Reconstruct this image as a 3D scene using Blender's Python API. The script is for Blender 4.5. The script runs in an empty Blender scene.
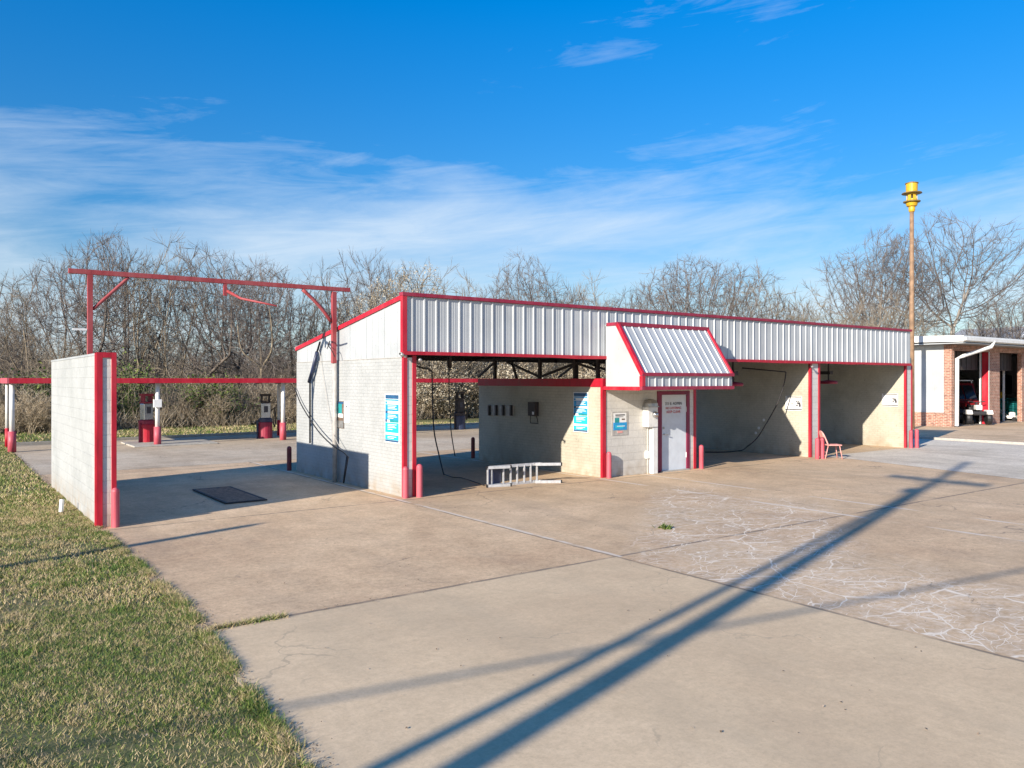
import bpy, bmesh, math, random
import numpy as np
from mathutils import Vector, Matrix
R = math.radians
random.seed(7)
SC = bpy.context.scene
COL = SC.collection

# ------------------------------------------------------------------ camera frame
# world: X along the facade, Y back through the bays, Z up; origin = front left corner of the wash building
F_PX, HOR, CAMH = 793.0, 380.0, 2.56
CAMX, CAMY = -8.313, -15.329
SN, CS = 0.80631, 0.59149
def bear(u, D, z=0.0):
    r = (u-512)/F_PX*D
    return Vector((r*SN + D*CS + CAMX, -r*CS + D*SN + CAMY, z))
def _ray(u, v):
    r = (u-512)/F_PX
    return Vector((r*SN+CS, -r*CS+SN, -(v-HOR)/F_PX))
def at_x(u, v, X):
    d = _ray(u, v); t = (X-CAMX)/d.x
    return Vector((X, CAMY+d.y*t, CAMH+d.z*t))
def at_y(u, v, Y):
    d = _ray(u, v); t = (Y-CAMY)/d.y
    return Vector((CAMX+d.x*t, Y, CAMH+d.z*t))
def on_ground(u, v, z=0.0):
    D = F_PX*(CAMH-z)/(v-HOR)
    return bear(u, D, z)

# ------------------------------------------------------------------ materials
def new_mat(name):
    m = bpy.data.materials.new(name); m.use_nodes = True
    nt = m.node_tree
    return m, nt, nt.nodes['Principled BSDF']
def N(nt, t, **kw):
    n = nt.nodes.new(t)
    for k, v in kw.items():
        if k in n.inputs: n.inputs[k].default_value = v
        else: setattr(n, k, v)
    return n
def L(nt, a, b): nt.links.new(a, b)
def ramp(nt, stops, interp='LINEAR'):
    r = nt.nodes.new('ShaderNodeValToRGB'); r.color_ramp.interpolation = interp
    e = r.color_ramp.elements
    while len(e) < len(stops): e.new(0.5)
    for i, (p, c) in enumerate(stops):
        e[i].position = p; e[i].color = (*c, 1) if len(c) == 3 else c
    return r
def mixc(nt, fac, a, b, mode='MIX'):
    m = nt.nodes.new('ShaderNodeMix'); m.data_type = 'RGBA'; m.blend_type = mode
    for sock, val in ((m.inputs[0], fac), (m.inputs[6], a), (m.inputs[7], b)):
        if hasattr(val, 'is_linked') or hasattr(val, 'links'): L(nt, val, sock)
        elif isinstance(val, (int, float)): sock.default_value = val
        else: sock.default_value = (*val, 1)
    return m.outputs[2]
def mth(nt, op, a, b=None, c=None, clamp=False):
    m = nt.nodes.new('ShaderNodeMath'); m.operation = op; m.use_clamp = clamp
    for i, v in enumerate((a, b, c)):
        if v is None: continue
        if isinstance(v, (int, float)): m.inputs[i].default_value = v
        else: L(nt, v, m.inputs[i])
    return m.outputs[0]
def posn(nt):
    return nt.nodes.new('ShaderNodeNewGeometry').outputs['Position']
def noise(nt, vec, scale, detail=4, rough=0.55, dist=0.0):
    n = N(nt, 'ShaderNodeTexNoise', Scale=scale, Detail=detail, Roughness=rough, Distortion=dist)
    L(nt, vec, n.inputs['Vector']); return n.outputs['Fac']
def bump(nt, b, h, strength=0.3, dist=0.01):
    n = N(nt, 'ShaderNodeBump', Strength=strength, Distance=dist)
    L(nt, h, n.inputs['Height']); L(nt, n.outputs[0], b.inputs['Normal'])
def mapr(nt, v, a, b, c=0.0, d=1.0):
    m = nt.nodes.new('ShaderNodeMapRange'); L(nt, v, m.inputs[0])
    for i, x in enumerate((a, b, c, d)): m.inputs[i+1].default_value = x
    return m.outputs[0]

def simple(name, col, rough=0.55, metal=0.0, var=0.12, scale=6.0, bmp=0.0, dark=None):
    m, nt, b = new_mat(name)
    p = posn(nt); n = noise(nt, p, scale, 5, 0.6)
    lo = dark or tuple(c*(1-var*1.6) for c in col)
    hi = tuple(min(1, c*(1+var*0.8)) for c in col)
    r = ramp(nt, [(0.3, lo), (0.62, hi)]); L(nt, n, r.inputs[0])
    L(nt, r.outputs[0], b.inputs['Base Color'])
    b.inputs['Roughness'].default_value = rough; b.inputs['Metallic'].default_value = metal
    if bmp: bump(nt, b, noise(nt, p, scale*6, 4), bmp, 0.01)
    return m

def painted(name, col, rough=.5, fade=.35, chip=.5, under=(.16, .075, .045)):
    m, nt, b = new_mat(name)
    p = posn(nt); mp = nt.nodes.new('ShaderNodeMapping'); mp.inputs['Scale'].default_value = (3.0, 3.0, .7); L(nt, p, mp.inputs[0])
    a = noise(nt, mp.outputs[0], 1.6, 6, .65); f = noise(nt, p, 24, 4, .7); g_ = noise(nt, p, 5.5, 5, .7)
    pale = tuple(min(.8, c*.82+.10) for c in col); dk = tuple(c*.72 for c in col)
    r = ramp(nt, [(.32, dk), (.48, col), (.72, tuple(c*(1-fade)+q*fade for c, q in zip(col, pale)))]); L(nt, a, r.inputs[0])
    c = r.outputs[0]
    ch = mth(nt, 'MULTIPLY', mapr(nt, f, .60, .66), mapr(nt, g_, .52, .60)); c = mixc(nt, mth(nt, 'MULTIPLY', ch, chip), c, under)
    L(nt, c, b.inputs['Base Color']); L(nt, mapr(nt, a, .3, .7, rough-.08, rough+.2), b.inputs['Roughness']); bump(nt, b, f, .12, .004)
    return m

def sheet_metal(name, col, rough=.4):
    m, nt, b = new_mat(name)
    p = posn(nt); mp = nt.nodes.new('ShaderNodeMapping'); mp.inputs['Scale'].default_value = (5.0, 5.0, .35); L(nt, p, mp.inputs[0])
    st = noise(nt, mp.outputs[0], 1.5, 6, .7); bg_ = noise(nt, p, .8, 4, .6); s = N(nt, 'ShaderNodeSeparateXYZ'); L(nt, p, s.inputs[0])
    r = ramp(nt, [(.3, tuple(c*.86 for c in col)), (.6, tuple(c*1.05 for c in col))]); L(nt, bg_, r.inputs[0])
    rust = mth(nt, 'MULTIPLY', mapr(nt, st, .60, .76), mapr(nt, noise(nt, p, 1.3, 3), .45, .62))
    c = mixc(nt, mth(nt, 'MULTIPLY', rust, .42), r.outputs[0], (.25, .17, .11))
    # one row of screw heads every 0.305 m
    fx = mth(nt, 'SUBTRACT', mth(nt, 'FRACT', mth(nt, 'DIVIDE', mth(nt, 'ADD', s.outputs[0], s.outputs[1]), .305)), .5)
    fz = mth(nt, 'SUBTRACT', mth(nt, 'FRACT', mth(nt, 'DIVIDE', s.outputs[2], .61)), .5)
    dd = mth(nt, 'SQRT', mth(nt, 'ADD', mth(nt, 'POWER', mth(nt, 'MULTIPLY', fx, .305), 2.0), mth(nt, 'POWER', mth(nt, 'MULTIPLY', fz, .61), 2.0)))
    c = mixc(nt, mth(nt, 'MULTIPLY', mth(nt, 'LESS_THAN', dd, .011), .5), c, (.12, .11, .10))
    L(nt, c, b.inputs['Base Color']); b.inputs['Roughness'].default_value = rough; b.inputs['Metallic'].default_value = .05
    return m

def masonry(name, col, stain, bw=0.4, bh=0.2, ms=0.007, mortar=0.86, chips=0.0):
    m, nt, b = new_mat(name)
    p = posn(nt); s = N(nt, 'ShaderNodeSeparateXYZ'); L(nt, p, s.inputs[0])
    u = mth(nt, 'ADD', s.outputs[0], s.outputs[1])
    cb = N(nt, 'ShaderNodeCombineXYZ'); L(nt, u, cb.inputs[0]); L(nt, s.outputs[2], cb.inputs[1])
    br = N(nt, 'ShaderNodeTexBrick', Scale=1.0)
    br.inputs['Mortar Size'].default_value = ms; br.inputs['Mortar Smooth'].default_value = 0.6
    br.inputs['Brick Width'].default_value = bw; br.inputs['Row Height'].default_value = bh
    br.inputs['Color1'].default_value = (1, 1, 1, 1); br.inputs['Color2'].default_value = (.955, .955, .955, 1)
    br.inputs['Mortar'].default_value = (mortar,)*3+(1,)
    L(nt, cb.outputs[0], br.inputs['Vector'])
    big = noise(nt, p, 0.9, 6, 0.65); fine = noise(nt, p, 14, 5, 0.7)
    r = ramp(nt, [(0.34, stain), (0.56, col)]); L(nt, big, r.inputs[0])
    c = mixc(nt, 1.0, r.outputs[0], br.outputs['Color'], 'MULTIPLY')
    fr = ramp(nt, [(0.3, (.86, .86, .86)), (0.6, (1, 1, 1))]); L(nt, fine, fr.inputs[0])
    c = mixc(nt, 1.0, c, fr.outputs[0], 'MULTIPLY')
    # grime splashed on the lowest two courses
    g = mapr(nt, s.outputs[2], 0.0, 0.55, 1.0, 0.0); gn = mth(nt, 'MULTIPLY', g, mapr(nt, noise(nt, p, 3.5, 5), 0.35, 0.65))
    c = mixc(nt, mth(nt, 'MULTIPLY', gn, 0.8), c, (0.30, 0.23, 0.155))
    if chips:
        cn = mapr(nt, noise(nt, p, 7.0, 3, 0.6), 0.70, 0.73); c = mixc(nt, mth(nt, 'MULTIPLY', cn, chips), c, (0.16, 0.14, 0.13))
    L(nt, c, b.inputs['Base Color']); b.inputs['Roughness'].default_value = 0.75
    h = mth(nt, 'ADD', mth(nt, 'MULTIPLY', br.outputs['Fac'], -1.0), mth(nt, 'MULTIPLY', fine, 0.35))
    bump(nt, b, h, 0.45, 0.012)
    return m

M = {}
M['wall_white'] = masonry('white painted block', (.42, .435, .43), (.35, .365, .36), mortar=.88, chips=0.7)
M['wall_brick'] = masonry('white painted brick', (.42, .435, .43), (.35, .365, .36), bw=.22, bh=.08, ms=.008, mortar=.86, chips=0.8)
M['wall_cream'] = masonry('cream painted block', (.50, .47, .38), (.40, .37, .295), bw=.22, bh=.08, ms=.008, mortar=.84, chips=0.6)
M['wall_front'] = masonry('front block lightened for grazing sun', (.66, .64, .59), (.56, .54, .49), mortar=.80, chips=0.4)  # colour lightened on front faces to make up for weak grazing sun
M['red'] = painted('red trim paint', (.44, .008, .026), .45, .25, .4)
M['red_dull'] = painted('faded red trim', (.28, .016, .045), .5, .3, .5)
M['door_red'] = simple('plum red frame paint', (.20, .012, .05), .5, var=.15, scale=4)
M['pipe_red'] = painted('weathered red pipe', (.31, .045, .05), .55, .5, .8)
M['pink'] = painted('sun faded red bollard paint', (.52, .085, .115), .5, .45, .6)
M['pink_chair'] = simple('salmon pink paint', (.74, .34, .30), .5, var=.1, scale=9)
M['bollard_dark'] = simple('dark red bollard paint', (.20, .03, .035), .5, var=.2, scale=5)
M['metal_white'] = sheet_metal('white metal siding', (.43, .455, .465), .38)
M['metal_grey'] = sheet_metal('ribbed metal siding', (.44, .465, .48), .36)
M['white'] = simple('white paint', (.72, .72, .70), .5, var=.07, scale=5)
M['door'] = simple('blue white door paint', (.62, .67, .72), .42, var=.06, scale=3)
M['dark_steel'] = simple('dark rusty steel', (.035, .026, .024), .6, var=.3, scale=6)
M['black'] = simple('black rubber', (.018, .018, .02), .5, var=.2)
M['glass_dark'] = simple('dark window glass', (.02, .024, .028), .12, var=.1)
M['steel'] = simple('galvanised steel', (.42, .42, .41), .42, metal=.7, var=.15)
M['pipe_grey'] = simple('grey painted pipe', (.42, .40, .37), .5, var=.15)
M['alu'] = simple('scuffed aluminium', (.62, .63, .64), .4, metal=.5, var=.12, scale=12)
M['blue_poster'] = simple('blue poster print', (.02, .30, .62), .4, var=.15, scale=4)
M['cyan_poster'] = simple('cyan poster print', (.02, .47, .62), .4, var=.12, scale=5)
M['navy'] = simple('navy print', (.02, .09, .2), .4, var=.2)
M['teal'] = simple('teal plastic', (.02, .27, .28), .45, var=.15)
M['paper'] = simple('white sign sheet', (.78, .78, .76), .5, var=.04)
M['ink'] = simple('dark print', (.05, .05, .06), .6, var=.1)
M['ink_red'] = simple('red print', (.5, .03, .06), .6, var=.1)
M['brown'] = simple('brown print', (.16, .11, .08), .6, var=.3, scale=20)
M['pole_wood'] = simple('weathered brown pole', (.27, .17, .10), .7, var=.25, scale=3, bmp=.3)
M['yellow'] = simple('yellow enamel', (.60, .36, .02), .4, var=.12, scale=8)
M['olive'] = simple('olive enamel', (.22, .15, .04), .5, var=.2)
M['roof'] = simple('roof sheet', (.30, .30, .29), .5, var=.2)
M['car_red'] = simple('dark red car paint', (.22, .012, .015), .3, var=.1)
M['int_white'] = simple('workshop wall paint', (.55, .56, .58), .7, var=.1)
M['int_floor'] = simple('workshop floor', (.20, .18, .16), .7, var=.2)
M['concrete_bit'] = simple('concrete base', (.40, .38, .34), .8, var=.12, scale=8, bmp=.3)
M['gable'] = simple('salmon brick gable', (.50, .30, .22), .8, var=.1)
M['tin'] = simple('dented chrome housing', (.55, .56, .58), .22, metal=.9, var=.1)
M['vac_blue'] = simple('dark blue vacuum lid', (.022, .032, .075), .4, var=.2)

# red-brown brick of the garage
def brick_mat(name, c1, c2, mortar):
    m, nt, b = new_mat(name)
    p = posn(nt); s = N(nt, 'ShaderNodeSeparateXYZ'); L(nt, p, s.inputs[0])
    cb = N(nt, 'ShaderNodeCombineXYZ'); L(nt, mth(nt, 'ADD', s.outputs[0], s.outputs[1]), cb.inputs[0]); L(nt, s.outputs[2], cb.inputs[1])
    br = N(nt, 'ShaderNodeTexBrick', Scale=1.0)
    br.inputs['Mortar Size'].default_value = .012; br.inputs['Brick Width'].default_value = .24; br.inputs['Row Height'].default_value = .085
    br.inputs['Color1'].default_value = (*c1, 1); br.inputs['Color2'].default_value = (*c2, 1); br.inputs['Mortar'].default_value = (*mortar, 1)
    L(nt, cb.outputs[0], br.inputs['Vector'])
    r = ramp(nt, [(.3, (.65, .62, .6)), (.65, (1.15, 1.12, 1.1))]); L(nt, noise(nt, p, 5, 5), r.inputs[0])
    L(nt, mixc(nt, 1.0, br.outputs['Color'], r.outputs[0], 'MULTIPLY'), b.inputs['Base Color'])
    b.inputs['Roughness'].default_value = .85; bump(nt, b, mth(nt, 'MULTIPLY', br.outputs['Fac'], -1), .5, .01)
    return m
M['brick'] = brick_mat('red brown brick', (.42, .19, .125), (.27, .11, .075), (.5, .42, .35))

# concrete yard: stains, joints with pale sealant, crack filler. tone: base colours
def line_mask(nt, coord, at, w, wob):
    d = mth(nt, 'ABSOLUTE', mth(nt, 'SUBTRACT', mth(nt, 'ADD', coord, wob), at))
    return mth(nt, 'SUBTRACT', 1.0, mapr(nt, d, w*0.5, w), clamp=True)
def concrete(name, base, light, stain, yard=False, joints=None):
    m, nt, b = new_mat(name)
    p = posn(nt); s = N(nt, 'ShaderNodeSeparateXYZ'); L(nt, p, s.inputs[0])
    X, Y = s.outputs[0], s.outputs[1]
    n1 = noise(nt, p, 0.22, 6, 0.6, 0.6); n2 = noise(nt, p, 1.7, 6, 0.65); n3 = noise(nt, p, 45, 4, 0.7)
    r = ramp(nt, [(.34, stain), (.5, base), (.66, light)]); L(nt, n1, r.inputs[0])
    c = r.outputs[0]
    r2 = ramp(nt, [(.32, (.85, .84, .83)), (.62, (1.06, 1.055, 1.05))]); L(nt, n2, r2.inputs[0])
    c = mixc(nt, 1, c, r2.outputs[0], 'MULTIPLY')
    r3 = ramp(nt, [(.25, (.72, .71, .70)), (.45, (1, 1, 1)), (.7, (1.12, 1.11, 1.1))]); L(nt, n3, r3.inputs[0])
    c = mixc(nt, .9, c, r3.outputs[0], 'MULTIPLY')
    r4 = ramp(nt, [(.35, (.84, .83, .81)), (.6, (1.06, 1.06, 1.06))]); L(nt, noise(nt, p, 9, 6, .75), r4.inputs[0])
    c = mixc(nt, 1, c, r4.outputs[0], 'MULTIPLY')
    wob = mth(nt, 'MULTIPLY', mth(nt, 'SUBTRACT', noise(nt, p, 2.2, 4, .7), .5), 0.16)
    # oily wheel smears running toward the bays
    st = N(nt, 'ShaderNodeMapping'); st.inputs['Scale'].default_value = (.9, .22, 1); st.inputs['Rotation'].default_value = (0, 0, R(12)); L(nt, p, st.inputs[0])
    sm = mapr(nt, noise(nt, st.outputs[0], 1.0, 5, .62), .50, .74)
    c = mixc(nt, mth(nt, 'MULTIPLY', sm, .42), c, (.24, .19, .14))
    # small dark spots
    sp = mapr(nt, noise(nt, p, 6.5, 3, .5), .735, .77); c = mixc(nt, mth(nt, 'MULTIPLY', sp, .45), c, (.12, .10, .09))
    n5 = noise(nt, p, 20, 5, .8); r5 = ramp(nt, [(.34, (.80, .79, .78)), (.5, (1, 1, 1)), (.68, (1.12, 1.11, 1.10))]); L(nt, n5, r5.inputs[0])
    c = mixc(nt, 1, c, r5.outputs[0], 'MULTIPLY')
    # hairline dark cracks, sparse
    hv = N(nt, 'ShaderNodeTexVoronoi', feature='DISTANCE_TO_EDGE', Scale=.33); hw = N(nt, 'ShaderNodeTexNoise', Scale=1.4, Detail=6.0); L(nt, p, hw.inputs['Vector'])
    hm = N(nt, 'ShaderNodeVectorMath', operation='MULTIPLY_ADD'); L(nt, hw.outputs['Color'], hm.inputs[0]); hm.inputs[1].default_value = (1.3, 1.3, 0); L(nt, p, hm.inputs[2]); L(nt, hm.outputs[0], hv.inputs['Vector'])
    hc = mth(nt, 'MULTIPLY', mth(nt, 'SUBTRACT', 1.0, mapr(nt, hv.outputs['Distance'], .0015, .005), clamp=True), mapr(nt, noise(nt, p, .4, 3), .50, .56))
    c = mixc(nt, mth(nt, 'MULTIPLY', hc, .6), c, (.14, .11, .085))
    if yard:
        east = mth(nt, 'GREATER_THAN', mth(nt, 'ADD', X, wob), -0.3)
        south = mth(nt, 'LESS_THAN', mth(nt, 'ADD', Y, wob), -6.95)
        # the slab at the lower left was cast later: a little greyer and paler
        late = mth(nt, 'MULTIPLY', mth(nt, 'SUBTRACT', 1.0, east), south)
        c = mixc(nt, mth(nt, 'MULTIPLY', late, .45), c, (.61, .495, .325))
        n4 = mapr(nt, noise(nt, p, .5, 4), .4, .6)
        c = mixc(nt, mth(nt, 'MULTIPLY', mth(nt, 'MULTIPLY', east, n4), .3), c, (.37, .27, .165))
        # crack filler in the crazed strip along the old joint
        wv = N(nt, 'ShaderNodeTexNoise', Scale=.8, Detail=4.0); L(nt, p, wv.inputs['Vector'])
        vm = N(nt, 'ShaderNodeVectorMath', operation='MULTIPLY_ADD'); L(nt, wv.outputs['Color'], vm.inputs[0]); vm.inputs[1].default_value = (.85, .85, 0); L(nt, p, vm.inputs[2])
        flat = N(nt, 'ShaderNodeVectorMath', operation='MULTIPLY'); L(nt, vm.outputs[0], flat.inputs[0]); flat.inputs[1].default_value = (.85, 1.35, 0)
        crack = None
        for sc, w in ((1.0, .017), (2.1, .017), (4.4, .022)):
            v = N(nt, 'ShaderNodeTexVoronoi', feature='DISTANCE_TO_EDGE', Scale=sc); L(nt, flat.outputs[0], v.inputs['Vector'])
            k = mth(nt, 'SUBTRACT', 1.0, mapr(nt, v.outputs['Distance'], w*.35, w), clamp=True)
            k = mth(nt, 'MULTIPLY', k, mapr(nt, noise(nt, p, .9 if sc < 2 else 1.6, 3), .36 if sc < 2 else .44, .46 if sc < 2 else .52))
            crack = k if crack is None else mth(nt, 'MAXIMUM', crack, k)
        reach = mapr(nt, Y, -9.0, -6.0, 2.3, 6.2)
        xm = mapr(nt, mth(nt, 'SUBTRACT', mth(nt, 'ADD', X, mth(nt, 'MULTIPLY', mth(nt, 'SUBTRACT', noise(nt, p, .45, 3), .5), 4.0)), reach), -.5, .7, 1.0, 0.0)
        ym = mth(nt, 'MULTIPLY', mapr(nt, Y, -1.7, -2.6), mapr(nt, mth(nt, 'SUBTRACT', X, mth(nt, 'MULTIPLY', mth(nt, 'ADD', Y, 7.2), 1.15)), -.6, .4))
        msk = mth(nt, 'MULTIPLY', mth(nt, 'MULTIPLY', xm, ym), mth(nt, 'GREATER_THAN', X, -.25))
        crack = mth(nt, 'MULTIPLY', crack, msk)
        c = mixc(nt, mth(nt, 'MULTIPLY', mth(nt, 'MULTIPLY', msk, mapr(nt, noise(nt, p, 9, 4), .4, .65)), .28), c, (.60, .55, .48))
        # joints: pale sealant in some, dirt in others
        dirt = None; pale = None
        jn = mapr(nt, noise(nt, p, .55, 3), .42, .5)
        for ax, at, w, kind in ((X, -.3, .035, 'd'), (Y, -6.95, .045, 'd'), (X, 5.7, .07, 'p'), (X, 7.3, .06, 'p'), (Y, -.35, .04, 'd'), (Y, 8.6, .05, 'd'), (Y, 14.6, .05, 'd')):
            k = line_mask(nt, ax, at, w, mth(nt, 'MULTIPLY', wob, .35))
            k = mth(nt, 'MULTIPLY', k, jn if kind == 'p' else mapr(nt, noise(nt, p, 1.3, 3), .3, .5))
            if kind == 'd': dirt = k if dirt is None else mth(nt, 'MAXIMUM', dirt, k)
            else: pale = k if pale is None else mth(nt, 'MAXIMUM', pale, k)
        # the joint running out from the first pillar carries pale filler north of the cross joint
        kp = mth(nt, 'MULTIPLY', line_mask(nt, X, -.24, .05, mth(nt, 'MULTIPLY', wob, .5)), mth(nt, 'GREATER_THAN', Y, -7.0))
        pale = mth(nt, 'MAXIMUM', pale, mth(nt, 'MULTIPLY', kp, mapr(nt, noise(nt, p, 2.5, 3), .35, .5)))
        c = mixc(nt, mth(nt, 'MULTIPLY', dirt, .72), c, (.12, .10, .08))
        c = mixc(nt, mth(nt, 'MULTIPLY', pale, .75), c, (.64, .58, .50))
        c = mixc(nt, mth(nt, 'MULTIPLY', crack, .8), c, (.80, .72, .60))
    L(nt, c, b.inputs['Base Color']); b.inputs['Roughness'].default_value = .85
    bump(nt, b, mth(nt, 'ADD', n3, mth(nt, 'MULTIPLY', n2, 2.0)), .22, .006)
    return m
M['yard'] = concrete('tan yard concrete', (.605, .44, .275), (.66, .495, .325), (.50, .345, .21), True)
M['apron'] = concrete('pale grey concrete', (.63, .57, .475), (.68, .62, .52), (.53, .475, .385))
M['backlot'] = concrete('grey back lot', (.52, .43, .315), (.60, .52, .40), (.42, .335, .235))
M['gravel'] = concrete('brown gravel drive', (.60, .44, .28), (.66, .50, .33), (.50, .36, .22))
M['grate'] = simple('rusty drain grate', (.27, .19, .14), .6, var=.3, scale=12)

def turf_mat(name, c1, c2, c3, sc=1.0):
    m, nt, b = new_mat(name)
    p = posn(nt)
    a = noise(nt, p, .55*sc, 6, .7); f = noise(nt, p, 9*sc, 6, .75)
    mix = mth(nt, 'ADD', mth(nt, 'MULTIPLY', a, .55), mth(nt, 'MULTIPLY', f, .45))
    r = ramp(nt, [(.38, c1), (.5, c2), (.6, c3)]); L(nt, mix, r.inputs[0])
    L(nt, r.outputs[0], b.inputs['Base Color']); b.inputs['Roughness'].default_value = .9
    bump(nt, b, f, .6, .03)
    return m
M['turf'] = turf_mat('patchy turf', (.055, .085, .018), (.12, .125, .04), (.22, .175, .085))
M['meadow'] = turf_mat('far meadow', (.09, .12, .03), (.17, .16, .06), (.27, .21, .11), .4)
M['litter'] = turf_mat('woodland floor', (.09, .065, .035), (.17, .125, .07), (.26, .20, .12), .8)

def blade_mat():
    m, nt, b = new_mat('grass blades')
    g = nt.nodes.new('ShaderNodeNewGeometry'); p = g.outputs['Position']
    a = noise(nt, p, .5, 5, .7); f = noise(nt, p, 3.4, 5, .75)
    k = mth(nt, 'ADD', mth(nt, 'ADD', mth(nt, 'MULTIPLY', a, 1.0), mth(nt, 'MULTIPLY', f, .9)), mth(nt, 'MULTIPLY', mth(nt, 'SUBTRACT', g.outputs['Random Per Island'], .5), .36))
    r = ramp(nt, [(.76, (.075, .145, .016)), (.88, (.16, .205, .034)), (.97, (.32, .27, .105)), (1.0, (.46, .36, .20))]); L(nt, mth(nt, 'ADD', k, -.0), r.inputs[0])
    L(nt, r.outputs[0], b.inputs['Base Color']); b.inputs['Roughness'].default_value = .7
    return m
M['blade'] = blade_mat()
def island_mat(name, stops, rough=.85):
    m, nt, b = new_mat(name)
    g = nt.nodes.new('ShaderNodeNewGeometry')
    r = ramp(nt, stops); L(nt, g.outputs['Random Per Island'], r.inputs[0])
    L(nt, r.outputs[0], b.inputs['Base Color']); b.inputs['Roughness'].default_value = rough
    return m
M['bark_dark'] = island_mat('dark bark', [(0, (.09, .075, .06)), (1, (.17, .14, .115))])
M['bark_tan'] = island_mat('tan bark', [(0, (.17, .135, .09)), (1, (.30, .25, .18))])
M['bark_grey'] = island_mat('grey bark', [(0, (.20, .18, .155)), (1, (.34, .31, .27))])
M['twig_dark'] = island_mat('dark twigs', [(0, (.085, .07, .062)), (1, (.23, .195, .17))])
M['twig_tan'] = island_mat('tan twigs', [(0, (.14, .115, .085)), (1, (.34, .285, .21))])
M['straw'] = island_mat('pale straw stems', [(0, (.24, .18, .115)), (.5, (.38, .305, .205)), (1, (.58, .50, .37))])
M['brush'] = island_mat('mixed brush stems', [(0, (.12, .095, .07)), (.5, (.29, .235, .17)), (.85, (.44, .37, .27)), (1, (.58, .51, .39))])
M['bud'] = island_mat('pale buds', [(0, (.26, .21, .14)), (.6, (.42, .37, .27)), (1, (.56, .52, .42))])
M['green_leaf'] = island_mat('green leaves', [(0, (.035, .075, .012)), (.6, (.09, .14, .025)), (1, (.19, .22, .05))])
M['dead_leaf'] = island_mat('dry leaf bits', [(0, (.08, .055, .035)), (.7, (.24, .17, .11)), (1, (.42, .34, .26))])

# ------------------------------------------------------------------ mesh helpers
class MB:
    def __init__(s): s.v = []; s.f = []
    def box(s, x0, y0, z0, x1, y1, z1):
        i = len(s.v)
        s.v += [(x, y, z) for z in (z0, z1) for x, y in ((x0, y0), (x1, y0), (x1, y1), (x0, y1))]
        s.f += [tuple(i+k for k in q) for q in ((3, 2, 1, 0), (4, 5, 6, 7), (0, 1, 5, 4), (1, 2, 6, 5), (2, 3, 7, 6), (3, 0, 4, 7))]
        return s
    def poly(s, pts): i = len(s.v); s.v += [tuple(p) for p in pts]; s.f.append(tuple(range(i, i+len(pts)))); return s
    def prism(s, pts, off):
        """closed slab: polygon pts swept by vector off"""
        n = len(pts); i = len(s.v); off = Vector(off)
        s.v += [tuple(p) for p in pts] + [tuple(Vector(p)+off) for p in pts]
        s.f.append(tuple(range(i+n-1, i-1, -1))); s.f.append(tuple(range(i+n, i+2*n)))
        for k in range(n): s.f.append((i+k, i+(k+1) % n, i+n+(k+1) % n, i+n+k))
        return s
    def tube(s, pts, r, seg=8, caps=True):
        pts = [Vector(p) for p in pts]; n = len(pts)
        rr = r if isinstance(r, (list, tuple)) else [r]*n
        prev = None; base = len(s.v)
        for k, p in enumerate(pts):
            t = (pts[min(k+1, n-1)] - pts[max(k-1, 0)]).normalized()
            if prev is None:
                a = t.orthogonal().normalized()
            else:
                a = (prev - t*prev.dot(t)).normalized()
            prev = a; b = t.cross(a)
            for j in range(seg):
                an = 2*math.pi*j/seg
                s.v.append(tuple(p + (a*math.cos(an)+b*math.sin(an))*rr[k]))
        for k in range(n-1):
            for j in range(seg):
                q = base+k*seg; s.f.append((q+j, q+(j+1) % seg, q+seg+(j+1) % seg, q+seg+j))
        if caps:
            s.f.append(tuple(base+j for j in range(seg-1, -1, -1))); s.f.append(tuple(base+(n-1)*seg+j for j in range(seg)))
        return s
    def bar(s, a, b, w, d=None, up=(0, 0, 1)):
        """rectangular bar from a to b"""
        a, b = Vector(a), Vector(b); d = d or w; t = (b-a).normalized(); up = Vector(up)
        sd = t.cross(up)
        if sd.length < 1e-4: sd = t.cross(Vector((1, 0, 0)))
        sd.normalize(); u2 = sd.cross(t)
        c = [a+sd*w/2*i+u2*d/2*j for i, j in ((-1, -1), (1, -1), (1, 1), (-1, 1))]
        return s.prism(c, b-a)
    def lathe(s, prof, c=(0, 0, 0), seg=16):
        base = len(s.v)
        for r, z in prof:
            for j in range(seg):
                an = 2*math.pi*j/seg; s.v.append((c[0]+r*math.cos(an), c[1]+r*math.sin(an), c[2]+z))
        for k in range(len(prof)-1):
            for j in range(seg):
                q = base+k*seg; s.f.append((q+j, q+(j+1) % seg, q+seg+(j+1) % seg, q+seg+j))
        s.f.append(tuple(base+j for j in range(seg-1, -1, -1))); s.f.append(tuple(base+(len(prof)-1)*seg+j for j in range(seg)))
        return s
    def build(s, name, mat, parent=None, bevel=0, smooth=False, loc=None):
        me = bpy.data.meshes.new(name); me.from_pydata(s.v, [], s.f); me.update()
        me.materials.append(M[mat] if isinstance(mat, str) else mat)
        o = bpy.data.objects.new(name, me); COL.objects.link(o)
        if parent is not None:
            o.parent = parent; o.matrix_parent_inverse = Matrix.Identity(4)
        if bevel:
            md = o.modifiers.new('bevel', 'BEVEL'); md.width = bevel; md.segments = 2; md.limit_method = 'ANGLE'
        if smooth:
            me.shade_smooth()
        if loc is not None: o.location = loc
        return o
def tag(o, label=None, cat=None, group=None, kind=None):
    for k, v in (('label', label), ('category', cat), ('group', group), ('kind', kind)):
        if v: o[k] = v
    return o
def empty(name, loc=(0, 0, 0), label=None, cat=None, group=None):
    o = bpy.data.objects.new(name, None); COL.objects.link(o); o.location = loc; o.empty_display_size = .2
    return tag(o, label, cat, group)
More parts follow.
